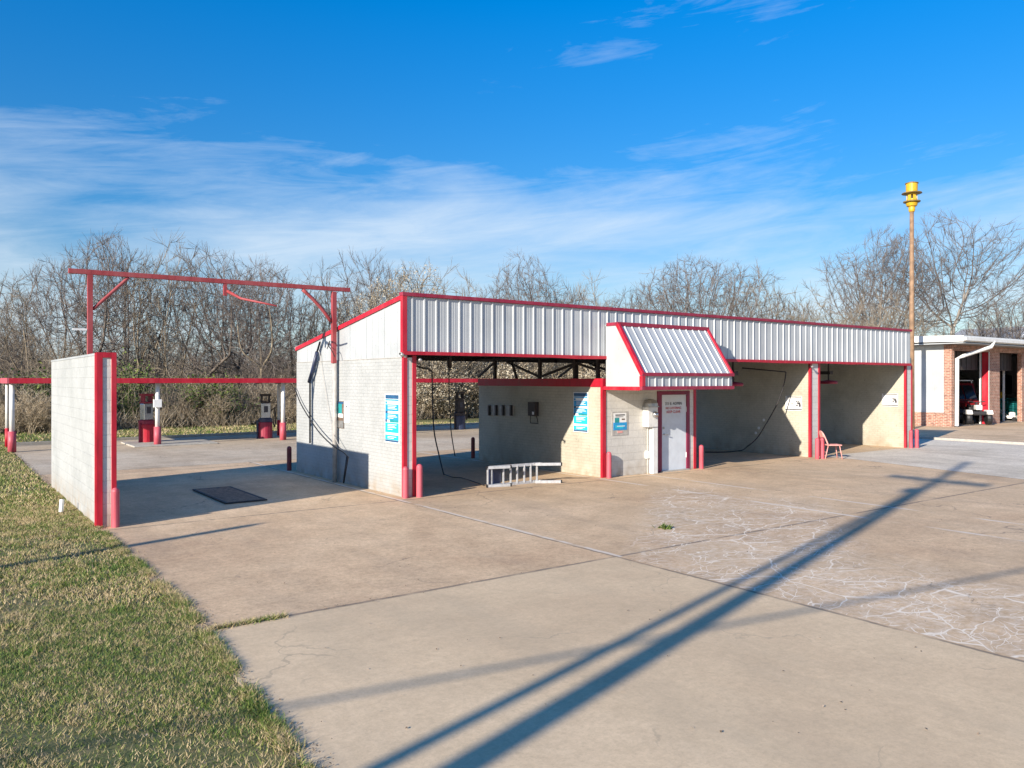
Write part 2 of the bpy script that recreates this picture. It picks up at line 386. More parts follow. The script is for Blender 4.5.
def np_mesh(name, verts, faces_n, nf, mat, parent=None):
    """verts (n,3) array, faces (m,k) array"""
    me = bpy.data.meshes.new(name)
    me.vertices.add(len(verts)); me.vertices.foreach_set('co', verts.astype(np.float32).ravel())
    m, k = faces_n.shape
    me.loops.add(m*k); me.loops.foreach_set('vertex_index', faces_n.astype(np.int32).ravel())
    me.polygons.add(m); me.polygons.foreach_set('loop_start', np.arange(0, m*k, k, dtype=np.int32))
    me.update(calc_edges=True); me.validate()
    me.materials.append(M[mat])
    return me
def link(name, me, parent=None, loc=(0, 0, 0)):
    o = bpy.data.objects.new(name, me); COL.objects.link(o); o.location = loc
    if parent is not None: o.parent = parent
    return o
def copy_tree(o, parent=None):
    c = o.copy(); COL.objects.link(c)
    if parent is not None: c.parent = parent
    for ch in [x for x in SC.objects if x.parent == o]: copy_tree(ch, c)
    return c

# ------------------------------------------------------------------ ground
def sheet(name, pts, z, mat):
    o = MB().poly([(x, y, z) for x, y in pts]).build(name, mat); o['kind'] = 'structure'; return o
sheet('ground', [(-900, -900), (900, -900), (900, 900), (-900, 900)], -.02, 'meadow')
sheet('woodland_floor', [(-60, 29.5), (90, 31), (110, 140), (-90, 140)], -.012, 'litter')
sheet('lawn', [(-60, -60), (-5.75, -60), (-5.75, 21.4), (-60, 26)], -.004, 'turf')
sheet('grass_verge', [(-6.0, 21.4), (16, 23.6), (60, 24.8), (60, 31), (-60, 30), (-60, 26)], -.006, 'turf')
# the yard's left edge crumbles a little
def edge_x(y): return -6.03-.078*np.maximum(0, -6.0-y)
edge = []
rr = random.Random(3)
y = -60.0
while y < 21.0:
    edge.append((float(edge_x(y)) + .01 + rr.uniform(-.05, .05) + (.05 if rr.random() < .1 else 0), y)); y += rr.uniform(.12, .4) if y > -16 else 3
yard_pts = [(60, -60), (60, 4.0), (26, 4.0), (22.6, 9.5), (-6.0, 9.5)] + [e for e in reversed(edge) if e[1] < 9.4]
sheet('yard_concrete', yard_pts, .0, 'yard')
back_pts = [(-6.0, 9.4), (23, 9.4), (30, 12), (48, 22.6), (16, 22.6), (-1, 21.6), (-5.9, 20.9)]
sheet('back_lot', back_pts, .004, 'backlot')
sheet('apron', [(15.7, -.05), (15.7, -1.2), (14.2, -7.2), (12.6, -14), (26.4, -14), (26.4, 6), (22.6, 6.2), (22.5, -.02)], .006, 'apron')
sheet('gravel_drive', [(26.55, 16), (26.55, -16), (60, -16), (60, 4.9), (35.5, 4.9), (35.5, 14)], .05, 'gravel')
MB().box(26.4, -16, 0, 26.55, 5.5, .10).build('kerb', 'concrete_bit')['kind'] = 'structure'
# kerb between the back lot and the verge
kb = MB()
kp = [(-5.9, 21.0), (-1, 21.75), (16, 22.7), (48, 22.8)]
for a, b in zip(kp, kp[1:]): kb.bar((a[0], a[1], .05), (b[0], b[1], .05), .15, .13)
kb.build('kerb', 'concrete_bit')['kind'] = 'structure'
g = MB()
gx0, gx1, gy0, gy1 = -3.42, -2.55, 1.30, 3.85
for k in range(26):
    yy = gy0+.05+k*(gy1-gy0-.1)/25; g.box(gx0+.05, yy-.02, .012, gx1-.05, yy+.02, .03)
gr = empty('drain_grate', (0, 0, 0), 'dark rectangular drain grate set in the shaded floor of the open bay', 'grate')
g.build('bars', 'grate', gr)
fr = MB().box(gx0, gy0, .006, gx0+.05, gy1, .034).box(gx1-.05, gy0, .006, gx1, gy1, .034).box(gx0+.05, gy0, .006, gx1-.05, gy0+.05, .034).box(gx0+.05, gy1-.05, .006, gx1-.05, gy1, .034)
fr.build('frame', 'dark_steel', gr)
MB().box(gx0+.05, gy0+.05, .005, gx1-.05, gy1-.05, .009).build('pit', 'brown', gr)

# ------------------------------------------------------------------ freestanding wall
fw = empty('bay_wall', (-5.85, 3.2, 0), 'freestanding white block wall with red trimmed end at the lawn edge', 'wall')
def rel(o, root):   # keep world coordinates while parenting
    o.location = -Vector(root.location); return o
rel(MB().box(-5.98, .0, 0, -5.70, 6.45, 2.99).build('wall', 'wall_white', fw), fw)
rel(MB().box(-5.90, -.012, 0, -5.76, -.001, 2.95).build('end_face', 'wall_front', fw), fw)  # thin facing in the lightened colour, brightens the end that gets little sun
t = MB().box(-6.0, -.035, 0, -5.90, .0, 3.04).box(-5.76, -.035, 0, -5.68, .0, 3.04).box(-5.90, -.035, 2.95, -5.76, .0, 3.04)
rel(t.build('end_trim', 'red', fw, .004), fw)
rel(MB().box(-5.99, .003, 2.991, -5.69, 6.46, 3.03).build('cap', 'metal_white', fw), fw)
rel(MB().box(-6.012, -.02, .0, -6.0, .08, 3.03).build('side_trim', 'red', fw), fw)

# ------------------------------------------------------------------ wash building
WB = empty('car_wash_building', (0, 0, 0), 'long white car wash with ribbed metal fascia and red trim, three bays', 'building')
DEP = 6.25
xf = lambda u: at_y(u, 430, 0).x
P1 = (0.0, .30); P2 = (5.86, 6.10); P3 = (xf(810.0), xf(819.5)); P4 = (xf(905.5), xf(912.0))
RX0, RX1 = 5.86, xf(695.5)
def top_z(y): return 4.38 - (4.38-3.42)*y/DEP
MB().box(P1[0], .02, 0, P1[1], DEP, 3.05).build('wall', 'wall_brick', WB)
# siding gable above the left wall
gb = MB(); gb.prism([(.01, -.02, 3.052), (.01, DEP, 3.052), (.01, DEP, top_z(DEP)), (.01, -.02, top_z(0))], (.06, 0, 0))
for k in range(1, 21):
    yy = k*.305; big = (k % 3 == 0)
    gb.prism([(.01, yy-.012, 3.056), (.01, yy+.012, 3.056), (.01, yy+.012, top_z(yy)-.01), (.01, yy-.012, top_z(yy)-.01)], (-.012 if big else -.005, 0, 0))
gb.build('gable_siding', 'metal_white', WB)
MB().box(-.012, 3.42, 3.045, -.002, DEP-.01, 3.06).box(-.012, .0, 3.045, -.002, 3.1, 3.06).build('drip_edge', 'pipe_grey', WB)
rk = MB(); rk.prism([(-.03, -.06, top_z(0)-.04), (-.03, DEP+.03, top_z(DEP)-.04), (-.03, DEP+.03, top_z(DEP)+.06), (-.03, -.06, top_z(0)+.06)], (.12, 0, 0))
rk.build('rake_trim', 'red', WB)
for nm, (a, b_), h, dp in (('wall', (P2[0]+.01, P2[1]), 2.38, 5.80), ('wall', (RX1-.28, RX1), 2.38, DEP)):
    MB().box(a, .2 if a > 7 else .02, 0, b_, dp, h).build(nm, 'wall_cream', WB)
MB().box(P2[0]-.02, -.03, 2.38, P2[1]+.02, 5.82, 2.60).build('wall_cap', 'red', WB)
MB().box(RX1-.30, .0, 2.38, RX1+.02, DEP+.02, 2.60).build('wall_cap', 'red', WB)
MB().box(P2[1], 5.60, 0, RX1-.28, 5.80, 2.38).build('wall', 'wall_cream', WB)
MB().box(P2[1]+.02, .2, 2.40, RX1-.30, DEP-.0, 2.46).build('ceiling', 'roof', WB)
for a, b_ in (P3, P4):
    MB().box(a+.01, .02, 0, b_-.01, DEP, 3.40).build('wall', 'wall_cream', WB)
# front wall of the equipment room, door opening left free
DX0, DX1 = xf(661.5), xf(686.5)
FT = .12
fwl = MB()
fwl.box(P2[1]-.22, 0, 0, DX0-FT-.06, .2, 2.38)
fwl.box(DX1+FT, 0, 0, RX1-.08, .2, 2.38)
fwl.box(DX0-FT-.06, 0, 2.25, DX1+FT, .2, 2.38)
fwl.build('front_wall', 'wall_front', WB)
df = MB().box(DX0-FT-.06, -.02, 0, DX0, .06, 2.25).box(DX1, -.02, 0, DX1+FT, .06, 2.25).box(DX0, -.02, 2.15, DX1, .06, 2.25)
df.build('door_frame', 'door_red', WB, .004)
dr = MB().box(DX0+.005, .01, .02, DX1-.005, .055, 2.145).build('door', 'door', WB, .003)
MB().tube([(DX0+.09, .01, 1.05), (DX0+.09, -.06, 1.05), (DX0+.20, -.065, 1.03)], .014, 8).build('handle', 'steel', dr)
MB().lathe([(.035, 0), (.035, .015)], (0, 0, 0), 14).build('lock', 'steel', dr).matrix_local = Matrix.Translation((DX0+.09, .008, 1.22)) @ Matrix.Rotation(R(90), 4, 'X')
for hz_ in (.35, 1.65): MB().box(DX1-.012, -.005, hz_, DX1+.01, .02, hz_+.15).build('hinge', 'white', dr)
MB().box(DX0-.05, -.10, 0, DX1+.05, 0, .03).build('door_sill', 'concrete_bit', WB)
# pillar corner trims
def vtrim(x0, x1, z1, mat='red', y=-.018, z0=0.0):
    return MB().box(x0, y, z0, x1, .06, z1).build('corner_trim', mat, WB, .003)
w = .085
MB().box(P1[0]+w, .0, 0, P1[1]-w, .02, 3.05).build('pillar_face', 'wall_front', WB)  # pillar fronts take the lightened colour too, in place of stronger light
for (a, b_), h in ((P1, 3.10), (P3, 3.12), (P4, 3.12)):
    vtrim(a-.012, a+w, h); vtrim(b_-w, b_+.012, h)
MB().box(P3[0]+w, .0, 0, P3[1]-w, .02, 3.1).build('pillar_face', 'wall_front', WB)
MB().box(P4[0]+w, .0, 0, P4[1]-w, .02, 3.1).build('pillar_face', 'wall_front', WB)
vtrim(P2[0]-.012, P2[0]+.12, 2.38); vtrim(RX1-.09, RX1+.012, 2.38)
# ribbed fascia, real ribs
FX0, FX1, FZ0, FZ1 = -.06, xf(908.3), 3.18, 4.38
def rib_profile(x0, x1, pitch=.305, h=.025):
    pts = [(x0, 0)]; x = x0+.13
    while x+.07 < x1:
        pts += [(x, 0), (x+.012, h), (x+.038, h), (x+.056, 0)]
        for q in (.135, .20):
            if x+q+.02 < x1 and x+pitch < x1 and pitch > .3: pts += [(x+q, 0), (x+q+.008, .0035), (x+q+.022, .0035), (x+q+.03, 0)]
        x += pitch
    pts.append((x1, 0)); return pts
fm = MB()
pr = rib_profile(FX0+.08, FX1)
YF = -.07
for (xa, da), (xb, db) in zip(pr, pr[1:]):
    fm.poly([(xa, YF-da, FZ0), (xb, YF-db, FZ0), (xb, YF-db, FZ1), (xa, YF-da, FZ1)])
fm.box(FX0+.08, YF+.004, FZ0, FX1, YF+.03, FZ1)
fm.build('fascia_siding', 'metal_grey', WB)
MB().box(FX0-.03, YF-.05, FZ0-.02, FX0+.085, YF+.05, FZ1+.02).build('fascia_corner', 'red', WB, .004)
MB().box(FX0-.03, YF-.06, FZ1+.005, FX1+.04, YF+.10, FZ1+.085).build('top_flashing', 'red_dull', WB, .004)
ft = MB()
n = 26; xs = [FX0+(FX1-FX0)*k/n for k in range(n+1)]
rr = random.Random(5); off = [rr.uniform(-.012, .012) for _ in xs]
for k in range(n):
    x0, x1 = xs[k], xs[k+1]
    z0, z1 = FZ0-.075+off[k], FZ0-.075+off[k+1]
    ft.prism([(x0, YF-.055, z0), (x1, YF-.055, z1), (x1, YF-.055, FZ0+.005), (x0, YF-.055, FZ0+.005)], (0, .075, 0))
ft.build('bottom_flashing', 'red', WB)
# steel beam behind, roof sheet and rear beam
MB().box(FX0+.1, .09, 3.12, FX1-.05, .24, 3.30).box(FX0+.1, DEP-.15, 3.16, FX1-.05, DEP, 3.40).build('beam', 'dark_steel', WB)
rf = MB(); rf.prism([(.02, -.02, 4.30), (FX1-.02, -.02, 4.30), (FX1-.02, DEP+.2, 3.44), (.02, DEP+.2, 3.44)], (0, 0, .05))
rf.build('roof', 'roof', WB)
# purlins under the roof
pl = MB()
for yy in (1.2, 2.5, 3.8, 5.1):
    zz = 4.28-(.86)*yy/(DEP+.2)-.08
    pl.box(.3, yy-.04, zz-.10, FX1-.1, yy+.04, zz)
pl.build('purlins', 'dark_steel', WB)
# trusses standing on the two low walls
for X in (5.98, RX1-.14):
    tr = MB(); zt = 3.20
    tr.bar((X, .1, zt), (X, DEP-.1, zt), .07, .07)
    vs = [at_x(u, 370, 5.98).y for u in (495, 540, 575, 598)]
    for yv in vs: tr.bar((X, yv, 2.60), (X, yv, zt), .085, .085, (0, 1, 0))
    for a, b_ in ((at_x(507, 362, 5.98), at_x(540, 377, 5.98)), (at_x(540, 377, 5.98), at_x(576, 363, 5.98)), (at_x(576, 363, 5.98), at_x(600, 371, 5.98)), (at_x(512, 362, 5.98), at_x(517, 379, 5.98)), (at_x(478, 377, 5.98), at_x(495, 362, 5.98))):
        tr.bar((X, a.y, a.z), (X, b_.y, b_.z), .06, .06, (1, 0, 0))
    for yv in vs[:]:
        tr.bar((X, yv, zt), (X, yv, 4.2-.86*yv/6.45-.1), .06, .06, (0, 1, 0))
    tr.build('truss', 'dark_steel', WB)
# awning over the door
ax0, ax1 = 5.90, 9.42
prof = [(0-.10, 4.0), (-.50, 3.98), (-1.36, 2.71), (-1.36, 2.37)]   # (y, z)
side = [(ax0, -.10, 2.37), (ax0, -.10, 4.0), (ax0, -.50, 3.98), (ax0, -1.36, 2.71), (ax0, -1.36, 2.37)]
for X in (ax0, ax1-.03):
    MB().prism([(X, p[1], p[2]) for p in side], (.03, 0, 0)).build('awning_side', 'metal_white', WB)
def strip(a, b, c, d, x0, x1, lift):   # ribbed sheet between two edges (ay,az)->(by,bz)
    mb = MB(); A = Vector((0, a, b)); B = Vector((0, c, d)); nrm = Vector((0, (B-A).z, -(B-A).y)).normalized()
    if nrm.y > 0: nrm = -nrm
    p = rib_profile(x0, x1, .26, .024)
    for (xa, da), (xb, db) in zip(p, p[1:]):
        q = [A+nrm*(da+lift), A+nrm*(db+lift), B+nrm*(db+lift), B+nrm*(da+lift)]
        mb.poly([(xa, *q[0].yz), (xb, *q[1].yz), (xb, *q[2].yz), (xa, *q[3].yz)])
    mb.prism([(x0, *(A).yz), (x1, *(A).yz), (x1, *(B).yz), (x0, *(B).yz)], nrm*(lift-.004))
    return mb
strip(-.50, 3.98, -1.36, 2.71, ax0+.08, ax1-.06, .012).build('awning_slope', 'metal_grey', WB)
strip(-1.36, 2.71, -1.36, 2.37, ax0+.08, ax1-.06, .012).build('awning_valance', 'metal_grey', WB)
MB().box(ax0, -.50, 3.965, ax1, -.075, 4.0).build('awning_top', 'metal_white', WB)
MB().box(ax0+.03, -1.34, 2.34, ax1-.03, 0, 2.365).build('awning_soffit', 'wall_cream', WB)
for bx in ((ax0-.02, -.56, 3.95, ax1+.02, -.46, 4.05), (ax0-.02, -.459, 3.96, ax0+.06, -.135, 4.045), (ax0-.02, -1.43, 2.66, ax1+.02, -1.35, 2.745), (ax0-.02, -1.425, 2.31, ax1+.02, -1.345, 2.40)):
    MB().box(*bx).build('awning_trim', 'red_dull', WB, .004)
for bx in ((ax0-.025, -1.343, 2.30, ax0+.05, .0, 2.395), (ax0-.026, -1.432, 2.402, ax0+.085, -1.33, 2.658), (ax1-.05, -1.343, 2.30, ax1+.025, .0, 2.395)):
    MB().box(*bx).build('awning_trim', 'red', WB, .004)
MB().bar((ax0+.02, -.52, 3.99), (ax0+.02, -1.40, 2.69), .10, .09, (1, 0, 0)).build('awning_trim', 'red', WB, .004)
MB().bar((ax1-.02, -.52, 3.99), (ax1-.02, -1.40, 2.69), .07, .07, (1, 0, 0)).build('awning_trim', 'red', WB, .004)
# small white discs for the pale dots on the bay wall
for q in ((764, 420), (759, 428), (756, 433)):
    p = at_x(*q, P3[0]); MB().lathe([(.05, 0), (.05, .02)], (0, 0, 0), 10).build('white_dot', 'white', WB).matrix_local = Matrix.Translation(p+Vector((.0, 0, 0))) @ Matrix.Rotation(R(-90), 4, 'Y')

# ------------------------------------------------------------------ signs
def wall_sign(name, X, y0, z0, y1, z1, bands, label, cat, group=None, back='paper'):
    """sign on a wall facing -X at plane X; y0<y1, bands = [(v0,v1,u0,u1,mat)] with v from top, u from left as seen"""
    r = empty(name, (X, (y0+y1)/2, z0), label, cat, group)
    o = MB().box(-.012, -(y1-y0)/2, 0, -.002, (y1-y0)/2, z1-z0).build('backing', back, r)
    H, W = z1-z0, y1-y0
    for i_, (v0, v1, u0, u1, m) in enumerate(bands):
        e_ = .0005*i_
        MB().box(-.016-e_, W/2-u1*W, H*(1-v1), -.0125-e_, W/2-u0*W, H*(1-v0)).build('print', m, r)
    return r
def front_sign(name, Y, x0, z0, x1, z1, bands, label, cat, back='paper'):
    r = empty(name, ((x0+x1)/2, Y, z0), label, cat)
    H, W = z1-z0, x1-x0
    MB().box(-W/2, -.012, 0, W/2, -.002, H).build('backing', back, r)
    for i_, (v0, v1, u0, u1, m) in enumerate(bands):
        MB().box(-W/2+u0*W, -.016-.0005*i_, H*(1-v1), -W/2+u1*W, -.0125, H*(1-v0)).build('print', m, r)
    return r
poster = [(.02, .10, .04, .96, 'navy'), (.11, .14, .04, .96, 'blue_poster'), (.155, .205, .04, .16, 'blue_poster'),
          (.215, .35, .04, .96, 'blue_poster'), (.35, .40, .04, .20, 'navy'), (.40, .53, .04, .96, 'blue_poster'),
          (.53, .58, .35, .96, 'teal'), (.53, .58, .04, .15, 'navy'), (.59, .79, .04, .96, 'cyan_poster'), (.84, .94, .04, .96, 'cyan_poster'), (.945, .98, .04, .96, 'navy')]
print_rows = [(v_, v_+.012, .22, .22+w_, 'paper') for v_, w_ in ((.24, .6), (.27, .5), (.30, .64), (.43, .55), (.46, .66), (.49, .4), (.62, .62), (.65, .5), (.68, .6), (.72, .35), (.87, .6), (.90, .44))]
poster = [b for b in poster] + [(v0, v1, u0, u1, m) for v0, v1, u0, u1, m in print_rows]
wall_sign('price_poster', -.004, .16, 1.16, .84, 2.25, poster, 'tall blue banded poster on the sunlit outer white wall beside the red corner', 'poster')
wall_sign('price_poster', 5.856, .53, 1.15, 1.14, 2.23, poster, 'tall blue banded poster half in shadow inside the middle bay', 'poster')
wall_sign('small_sign', -.004, 3.06, 1.35, 3.50, 2.03, [(.02, .10, .03, .97, 'navy'), (.10, .46, .03, .75, 'teal'), (.46, .6, .2, .9, 'paper'), (.6, .7, .03, .97, 'brown'), (.72, .98, .03, .97, 'steel')],
          'small teal and brown picture sign on the outer white wall by the pipe', 'sign', back='brown')
wall_sign('small_sign', -.004, 2.74, 1.50, 3.05, 2.02, [(.2, .27, .4, .6, 'ink'), (.36, .39, .3, .8, 'ink'), (.55, .58, .4, .6, 'ink'), (.8, .83, .2, .8, 'steel')],
          'narrow white notice sheet next to the teal picture sign', 'sign')
ps = front_sign('menu_sign', 0, 6.20, 1.09, 6.78, 1.72, [(.06, .56, .1, .9, 'paper'), (.12, .17, .2, .8, 'ink'), (.26, .46, .16, .45, 'teal'), (.3, .36, .6, .8, 'brown'), (.46, .78, .08, .92, 'blue_poster'), (.58, .70, .2, .7, 'cyan_poster'), (.82, .90, .35, .65, 'pink_chair')] + [(.20, .235, .2, .7, 'steel'), (.60, .63, .3, .8, 'paper')],
          'grey framed picture sign with blue wave on the front wall left of the door', 'sign', 'pipe_grey')
for (X, ys, zs, lab) in ((P3[0], at_x(785.5, 396, P3[0]), at_x(802, 411, P3[0]), 'bay rules notice on the sunlit wall left of the pillar by the pink chair'),
                         (P4[0], at_x(882, 393.5, P4[0]), at_x(898, 406.5, P4[0]), 'bay rules notice on the sunlit end wall of the last bay')):
    wall_sign('rules_sign', X+.006, zs.y, zs.z, ys.y, ys.z, [(.02, .10, .08, .98, 'steel'), (.38, .42, .30, .40, 'ink'), (.48, .52, .34, .5, 'ink'), (.30, .42, .66, .74, 'ink'), (.42, .55, .72, .92, 'ink'), (.32, .40, .78, .86, 'ink'), (.58, .68, .66, .76, 'ink'), (.55, .72, .82, .94, 'ink'), (.88, .95, 0, 1, 'ink')], lab, 'sign')
# lettering on the door
def text_obj(s, size, loc, mat, parent, rot=(90, 0, 0)):
    cu = bpy.data.curves.new('t', 'FONT'); cu.body = s; cu.size = size; cu.align_x = 'CENTER'; cu.extrude = .002
    tmp = bpy.data.objects.new('t', cu); COL.objects.link(tmp)
    bpy.context.view_layer.update()
    me = bpy.data.meshes.new_from_object(tmp.evaluated_get(bpy.context.evaluated_depsgraph_get()))
    bpy.data.objects.remove(tmp); bpy.data.curves.remove(cu)
    me.materials.clear(); me.materials.append(M[mat])
    o = bpy.data.objects.new('lettering', me); COL.objects.link(o); o.parent = parent; o.location = loc; o.rotation_euler = tuple(R(a) for a in rot)
    return o
dcx = (DX0+DX1)/2-.02
text_obj('311 E. ADMIN', .115, (dcx, .004, 1.86), 'ink', dr)
text_obj('NO LOITERING', .092, (dcx, .004, 1.74), 'ink_red', dr)
text_obj('KEEP CLEAR', .105, (dcx, .004, 1.63), 'ink_red', dr)

# ------------------------------------------------------------------ bollards
bme = MB().lathe([(.066, 0), (.066, .62), (.058, .655), (.035, .68), (.01, .688)], seg=16)
b0 = bme.build('bollard', 'pink', smooth=False)
tag(b0, 'faded red bollard at the end of the freestanding wall', 'bollard', 'faded red bollards at the wall ends')
b0.location = (-5.715, -.12, 0)
pts = [((405.2, 498), 'left one of two faded red bollards at the white corner pillar', 1.0), ((419.5, 497), 'right one of two faded red bollards at the white corner pillar', 1.05),
       ((609, 478), 'faded red bollard below the grey framed sign at the equipment room corner', 1.0), ((700, 468.5), 'faded red bollard standing just right of the white door', 1.0),
       ((817.2, 459), 'left one of two faded red bollards beside the pink chair', 1.0), ((822.3, 458.6), 'right one of two faded red bollards, touching the pink chair', 1.0),
       ((911, 448.2), 'left one of two faded red bollards at the far right pillar', 1.0), ((916.8, 448), 'rightmost faded red bollard at the far end of the wash', 1.05)]
for (u, v), lab, s in pts:
    c = b0.copy(); COL.objects.link(c); p = on_ground(u, v); c.location = (p.x, min(p.y, -.1), 0) if p.y > -.1 else p; c.location.z = 0
    c['label'] = lab; c.scale = (s, s, s if s == 1 else 1.05)
bd = bme.build('bollard', 'bollard_dark'); tag(bd, 'dark red bollard at the rear corner of the outer white wall', 'bollard', 'dark red bollards behind the bays'); bd.location = (-.12, 6.50, 0)
c = bd.copy(); COL.objects.link(c); c.location = (6.25, 6.75, 0); c.location = on_ground(473, 458); c['label'] = 'dark red bollard behind the open middle bay'

# ------------------------------------------------------------------ gantry over the open bay
GY = 3.4
gn = empty('pipe_gantry', (-.14, GY, 0), 'tall weathered red pipe gantry spanning from the outer wall over the open bay', 'gantry')
def G_(mb, name, mat, smooth=False, bevel=0): return rel(mb.build(name, mat, gn, bevel, smooth), gn)
zb = 4.83
G_(MB().bar((-6.0, GY, zb), (.30, GY, zb+.02), .09, .10), 'beam', 'pipe_red', bevel=.004)
G_(MB().bar((-5.60, GY, 3.0), (-5.60, GY, zb-.05), .10, .10, (0, 1, 0)), 'post', 'pipe_red', bevel=.004)
G_(MB().bar((-.13, GY, 2.98), (-.13, GY, zb-.05), .11, .11, (0, 1, 0)), 'post', 'pipe_red', bevel=.004)
G_(MB().tube([(-.105, GY, 0), (-.105, GY, 2.98)], .06, 10), 'lower_post', 'pipe_grey', True)
def arc(a, b, sag, n=10):
    a, b = Vector(a), Vector(b); return [a.lerp(b, k/n)+Vector(sag)*(4*(k/n)*(1-k/n)) for k in range(n+1)]
G_(MB().tube(arc((-5.55, GY, 4.05), (-4.85, GY, zb-.05), (.0, 0, -.0)), .035, 8), 'brace', 'pipe_red', True)
G_(MB().tube(arc((-.20, GY, 4.02), (-.95, GY, zb-.05), (.03, 0, .03)), .045, 8), 'brace', 'pipe_red', True)
p_ = at_y(225, 288, GY)
G_(MB().bar((p_.x, GY, zb-.04), (p_.x, GY, zb-.32), .07, .07, (0, 1, 0)), 'boom_pivot', 'pipe_red')
bm = [at_y(227, 291, GY), at_y(241, 298.5, GY-.3), at_y(258, 302, GY-.8), at_y(277, 306, GY-1.1)]
G_(MB().tube(bm, [.04, .03, .025, .02], 8), 'boom', 'pipe_red', True)
G_(MB().box(-5.78, GY-.02, 3.02+.95-.3, -5.64, GY+.02, 3.02+.7).build if False else MB().box(-5.92, GY-.03, 3.60, -5.66, GY+.03, 3.64), 'bracket', 'white')
# hose and pipe run down the outer wall
wd = empty('wash_boom', (-.06, 5.0, 0), 'dark spray pipe running down the outer white wall', 'pipe')
def W_(mb, name, mat, root, smooth=True): return rel(mb.build(name, mat, root, 0, smooth), root)
W_(MB().tube([at_x(320, 342, -.06), at_x(314, 362, -.06), at_x(310, 376, -.08), at_x(310, 443, -.06)], .024, 8), 'pipe', 'dark_steel', wd)
W_(MB().tube([at_x(309, 382, -.1), at_x(312, 372, -.12), at_x(317, 352, -.10)], .045, 8), 'sleeve', 'vac_blue', wd)
hz = empty('spray_hose', (-.25, 2.9, 0), 'thin dark spray hose looping down the outer white wall to a wand', 'hose')
hp = [at_x(295, 388, -.06), at_x(300, 402, -.1), at_x(308, 416, -.14), at_x(319, 432, -.2), at_x(332, 445, -.24), at_x(343, 452, -.28), at_x(347.5, 456.5, -.3)]
def smooth_pts(p, n=5):
    out = []
    for i in range(len(p)-1):
        a, b, c_, d = p[max(i-1, 0)], p[i], p[i+1], p[min(i+2, len(p)-1)]
        for k in range(n):
            t_ = k/n; out.append(.5*((2*b)+(c_-a)*t_+(2*a-5*b+4*c_-d)*t_*t_+(3*b-a-3*c_+d)*t_**3))
    out.append(p[-1]); return out
W_(MB().tube(smooth_pts(hp), .016, 6), 'hose', 'black', hz)
W_(MB().tube([at_x(347.5, 456.5, -.3), at_x(343.5, 483, -.35)], [.035, .022], 8), 'wand', 'black', hz)
ln = empty('slack_cable', (-.05, 3.6, 0), 'thin grey slack cable hanging on the outer white wall', 'cable')
W_(MB().tube(smooth_pts([at_x(318.5, 345, -.04), at_x(324, 382, -.04), at_x(331, 422, -.04), at_x(333, 433, -.14), at_x(341, 449, -.2), at_x(347, 456, -.28)]), .008, 5), 'cable', 'pipe_grey', ln)
lp = tag(MB().tube(smooth_pts([at_x(335, 357, -.22), at_x(331, 349, -.3), at_x(328, 345, -.3), at_x(330, 341, -.25), at_x(327, 349, -.3)]), .012, 6).build('wire_coil', 'black'), 'small tangle of black wire hanging beside the red gantry post', 'wire')

# ------------------------------------------------------------------ bay fittings
h2 = empty('bay_hose', (1.6, 3.0, 3.1), 'black overhead pipe with hose hanging at the left of the middle bay', 'hose')
YH = 2.6
W_(MB().tube([at_x(418, 367, .9), at_x(428, 369, 1.3), at_x(432, 371, 1.5)], .022, 6), 'pipe', 'black', h2)
W_(MB().tube(smooth_pts([at_x(432, 371, 1.5), at_x(432.5, 395, 1.5), at_x(434, 430, 1.5), at_x(439, 455, 1.5), at_x(444, 475, 1.5)]), .017, 6), 'hose', 'black', h2)
h3 = empty('bay_hose', (2.5, 3.6, 3.1), 'thin black hose hanging straight down in the middle of the open middle bay', 'hose')
W_(MB().tube(smooth_pts([at_x(449, 360, 2.6), at_x(449, 375, 2.6), at_x(449.5, 400, 2.6), at_x(451, 430, 2.6), at_x(455, 456, 2.6)]), .014, 6), 'hose', 'black', h3)
W_(MB().bar(at_x(449.5, 345, 2.6), at_x(449.5, 368, 2.6), .09, .09, (0, 1, 0)), 'hanger', 'dark_steel', h3)
fl = empty('floor_hose', (1.6, 1.9, 0), 'black hose coiled loosely on the shaded floor of the middle bay', 'hose')
W_(MB().tube(smooth_pts([on_ground(444, 474, .03), on_ground(452, 477, .03), on_ground(462, 478, .03), on_ground(472, 481, .03), on_ground(483, 485, .03)]), .012, 6), 'hose', 'black', fl)
# brush holder and coin box on the inner wall
bh = empty('tool_rack', (5.84, 4.7, 1.4), 'pale wall plate holding four dark wash nozzles inside the middle bay', 'rack')
a = at_x(487, 404.5, 5.84); b_ = at_x(513, 416.5, 5.84)
W_(MB().box(5.835, b_.y, b_.z, 5.865, a.y, a.z), 'plate', 'pipe_grey', bh, False)
for u in (489, 496, 503, 511):
    q = at_x(u, 410, 5.80); W_(MB().box(5.77, q.y-.035, q.z-.17, 5.835, q.y+.035, q.z+.15), 'nozzle', 'black', bh, False)
cb = empty('coin_box', (5.84, 3.0, 1.3), 'dark coin control box over an open metal bracket on the inner bay wall', 'control box')
a = at_x(530, 402, 5.8); b_ = at_x(537, 416, 5.8); c_ = at_x(538.5, 423.5, 5.8)
W_(MB().box(5.72, b_.y, b_.z, 5.862, a.y, a.z), 'box', 'dark_steel', cb, False)
W_(MB().box(5.715, b_.y+.04, b_.z+.04, 5.719, b_.y+.13, b_.z+.12), 'dial', 'paper', cb, False)
W_(MB().tube([(5.8, b_.y+.02, b_.z), (5.8, c_.y+.02, c_.z), (5.8, a.y-.02, c_.z), (5.8, a.y-.02, b_.z)], .012, 6), 'bracket', 'black', cb, False)
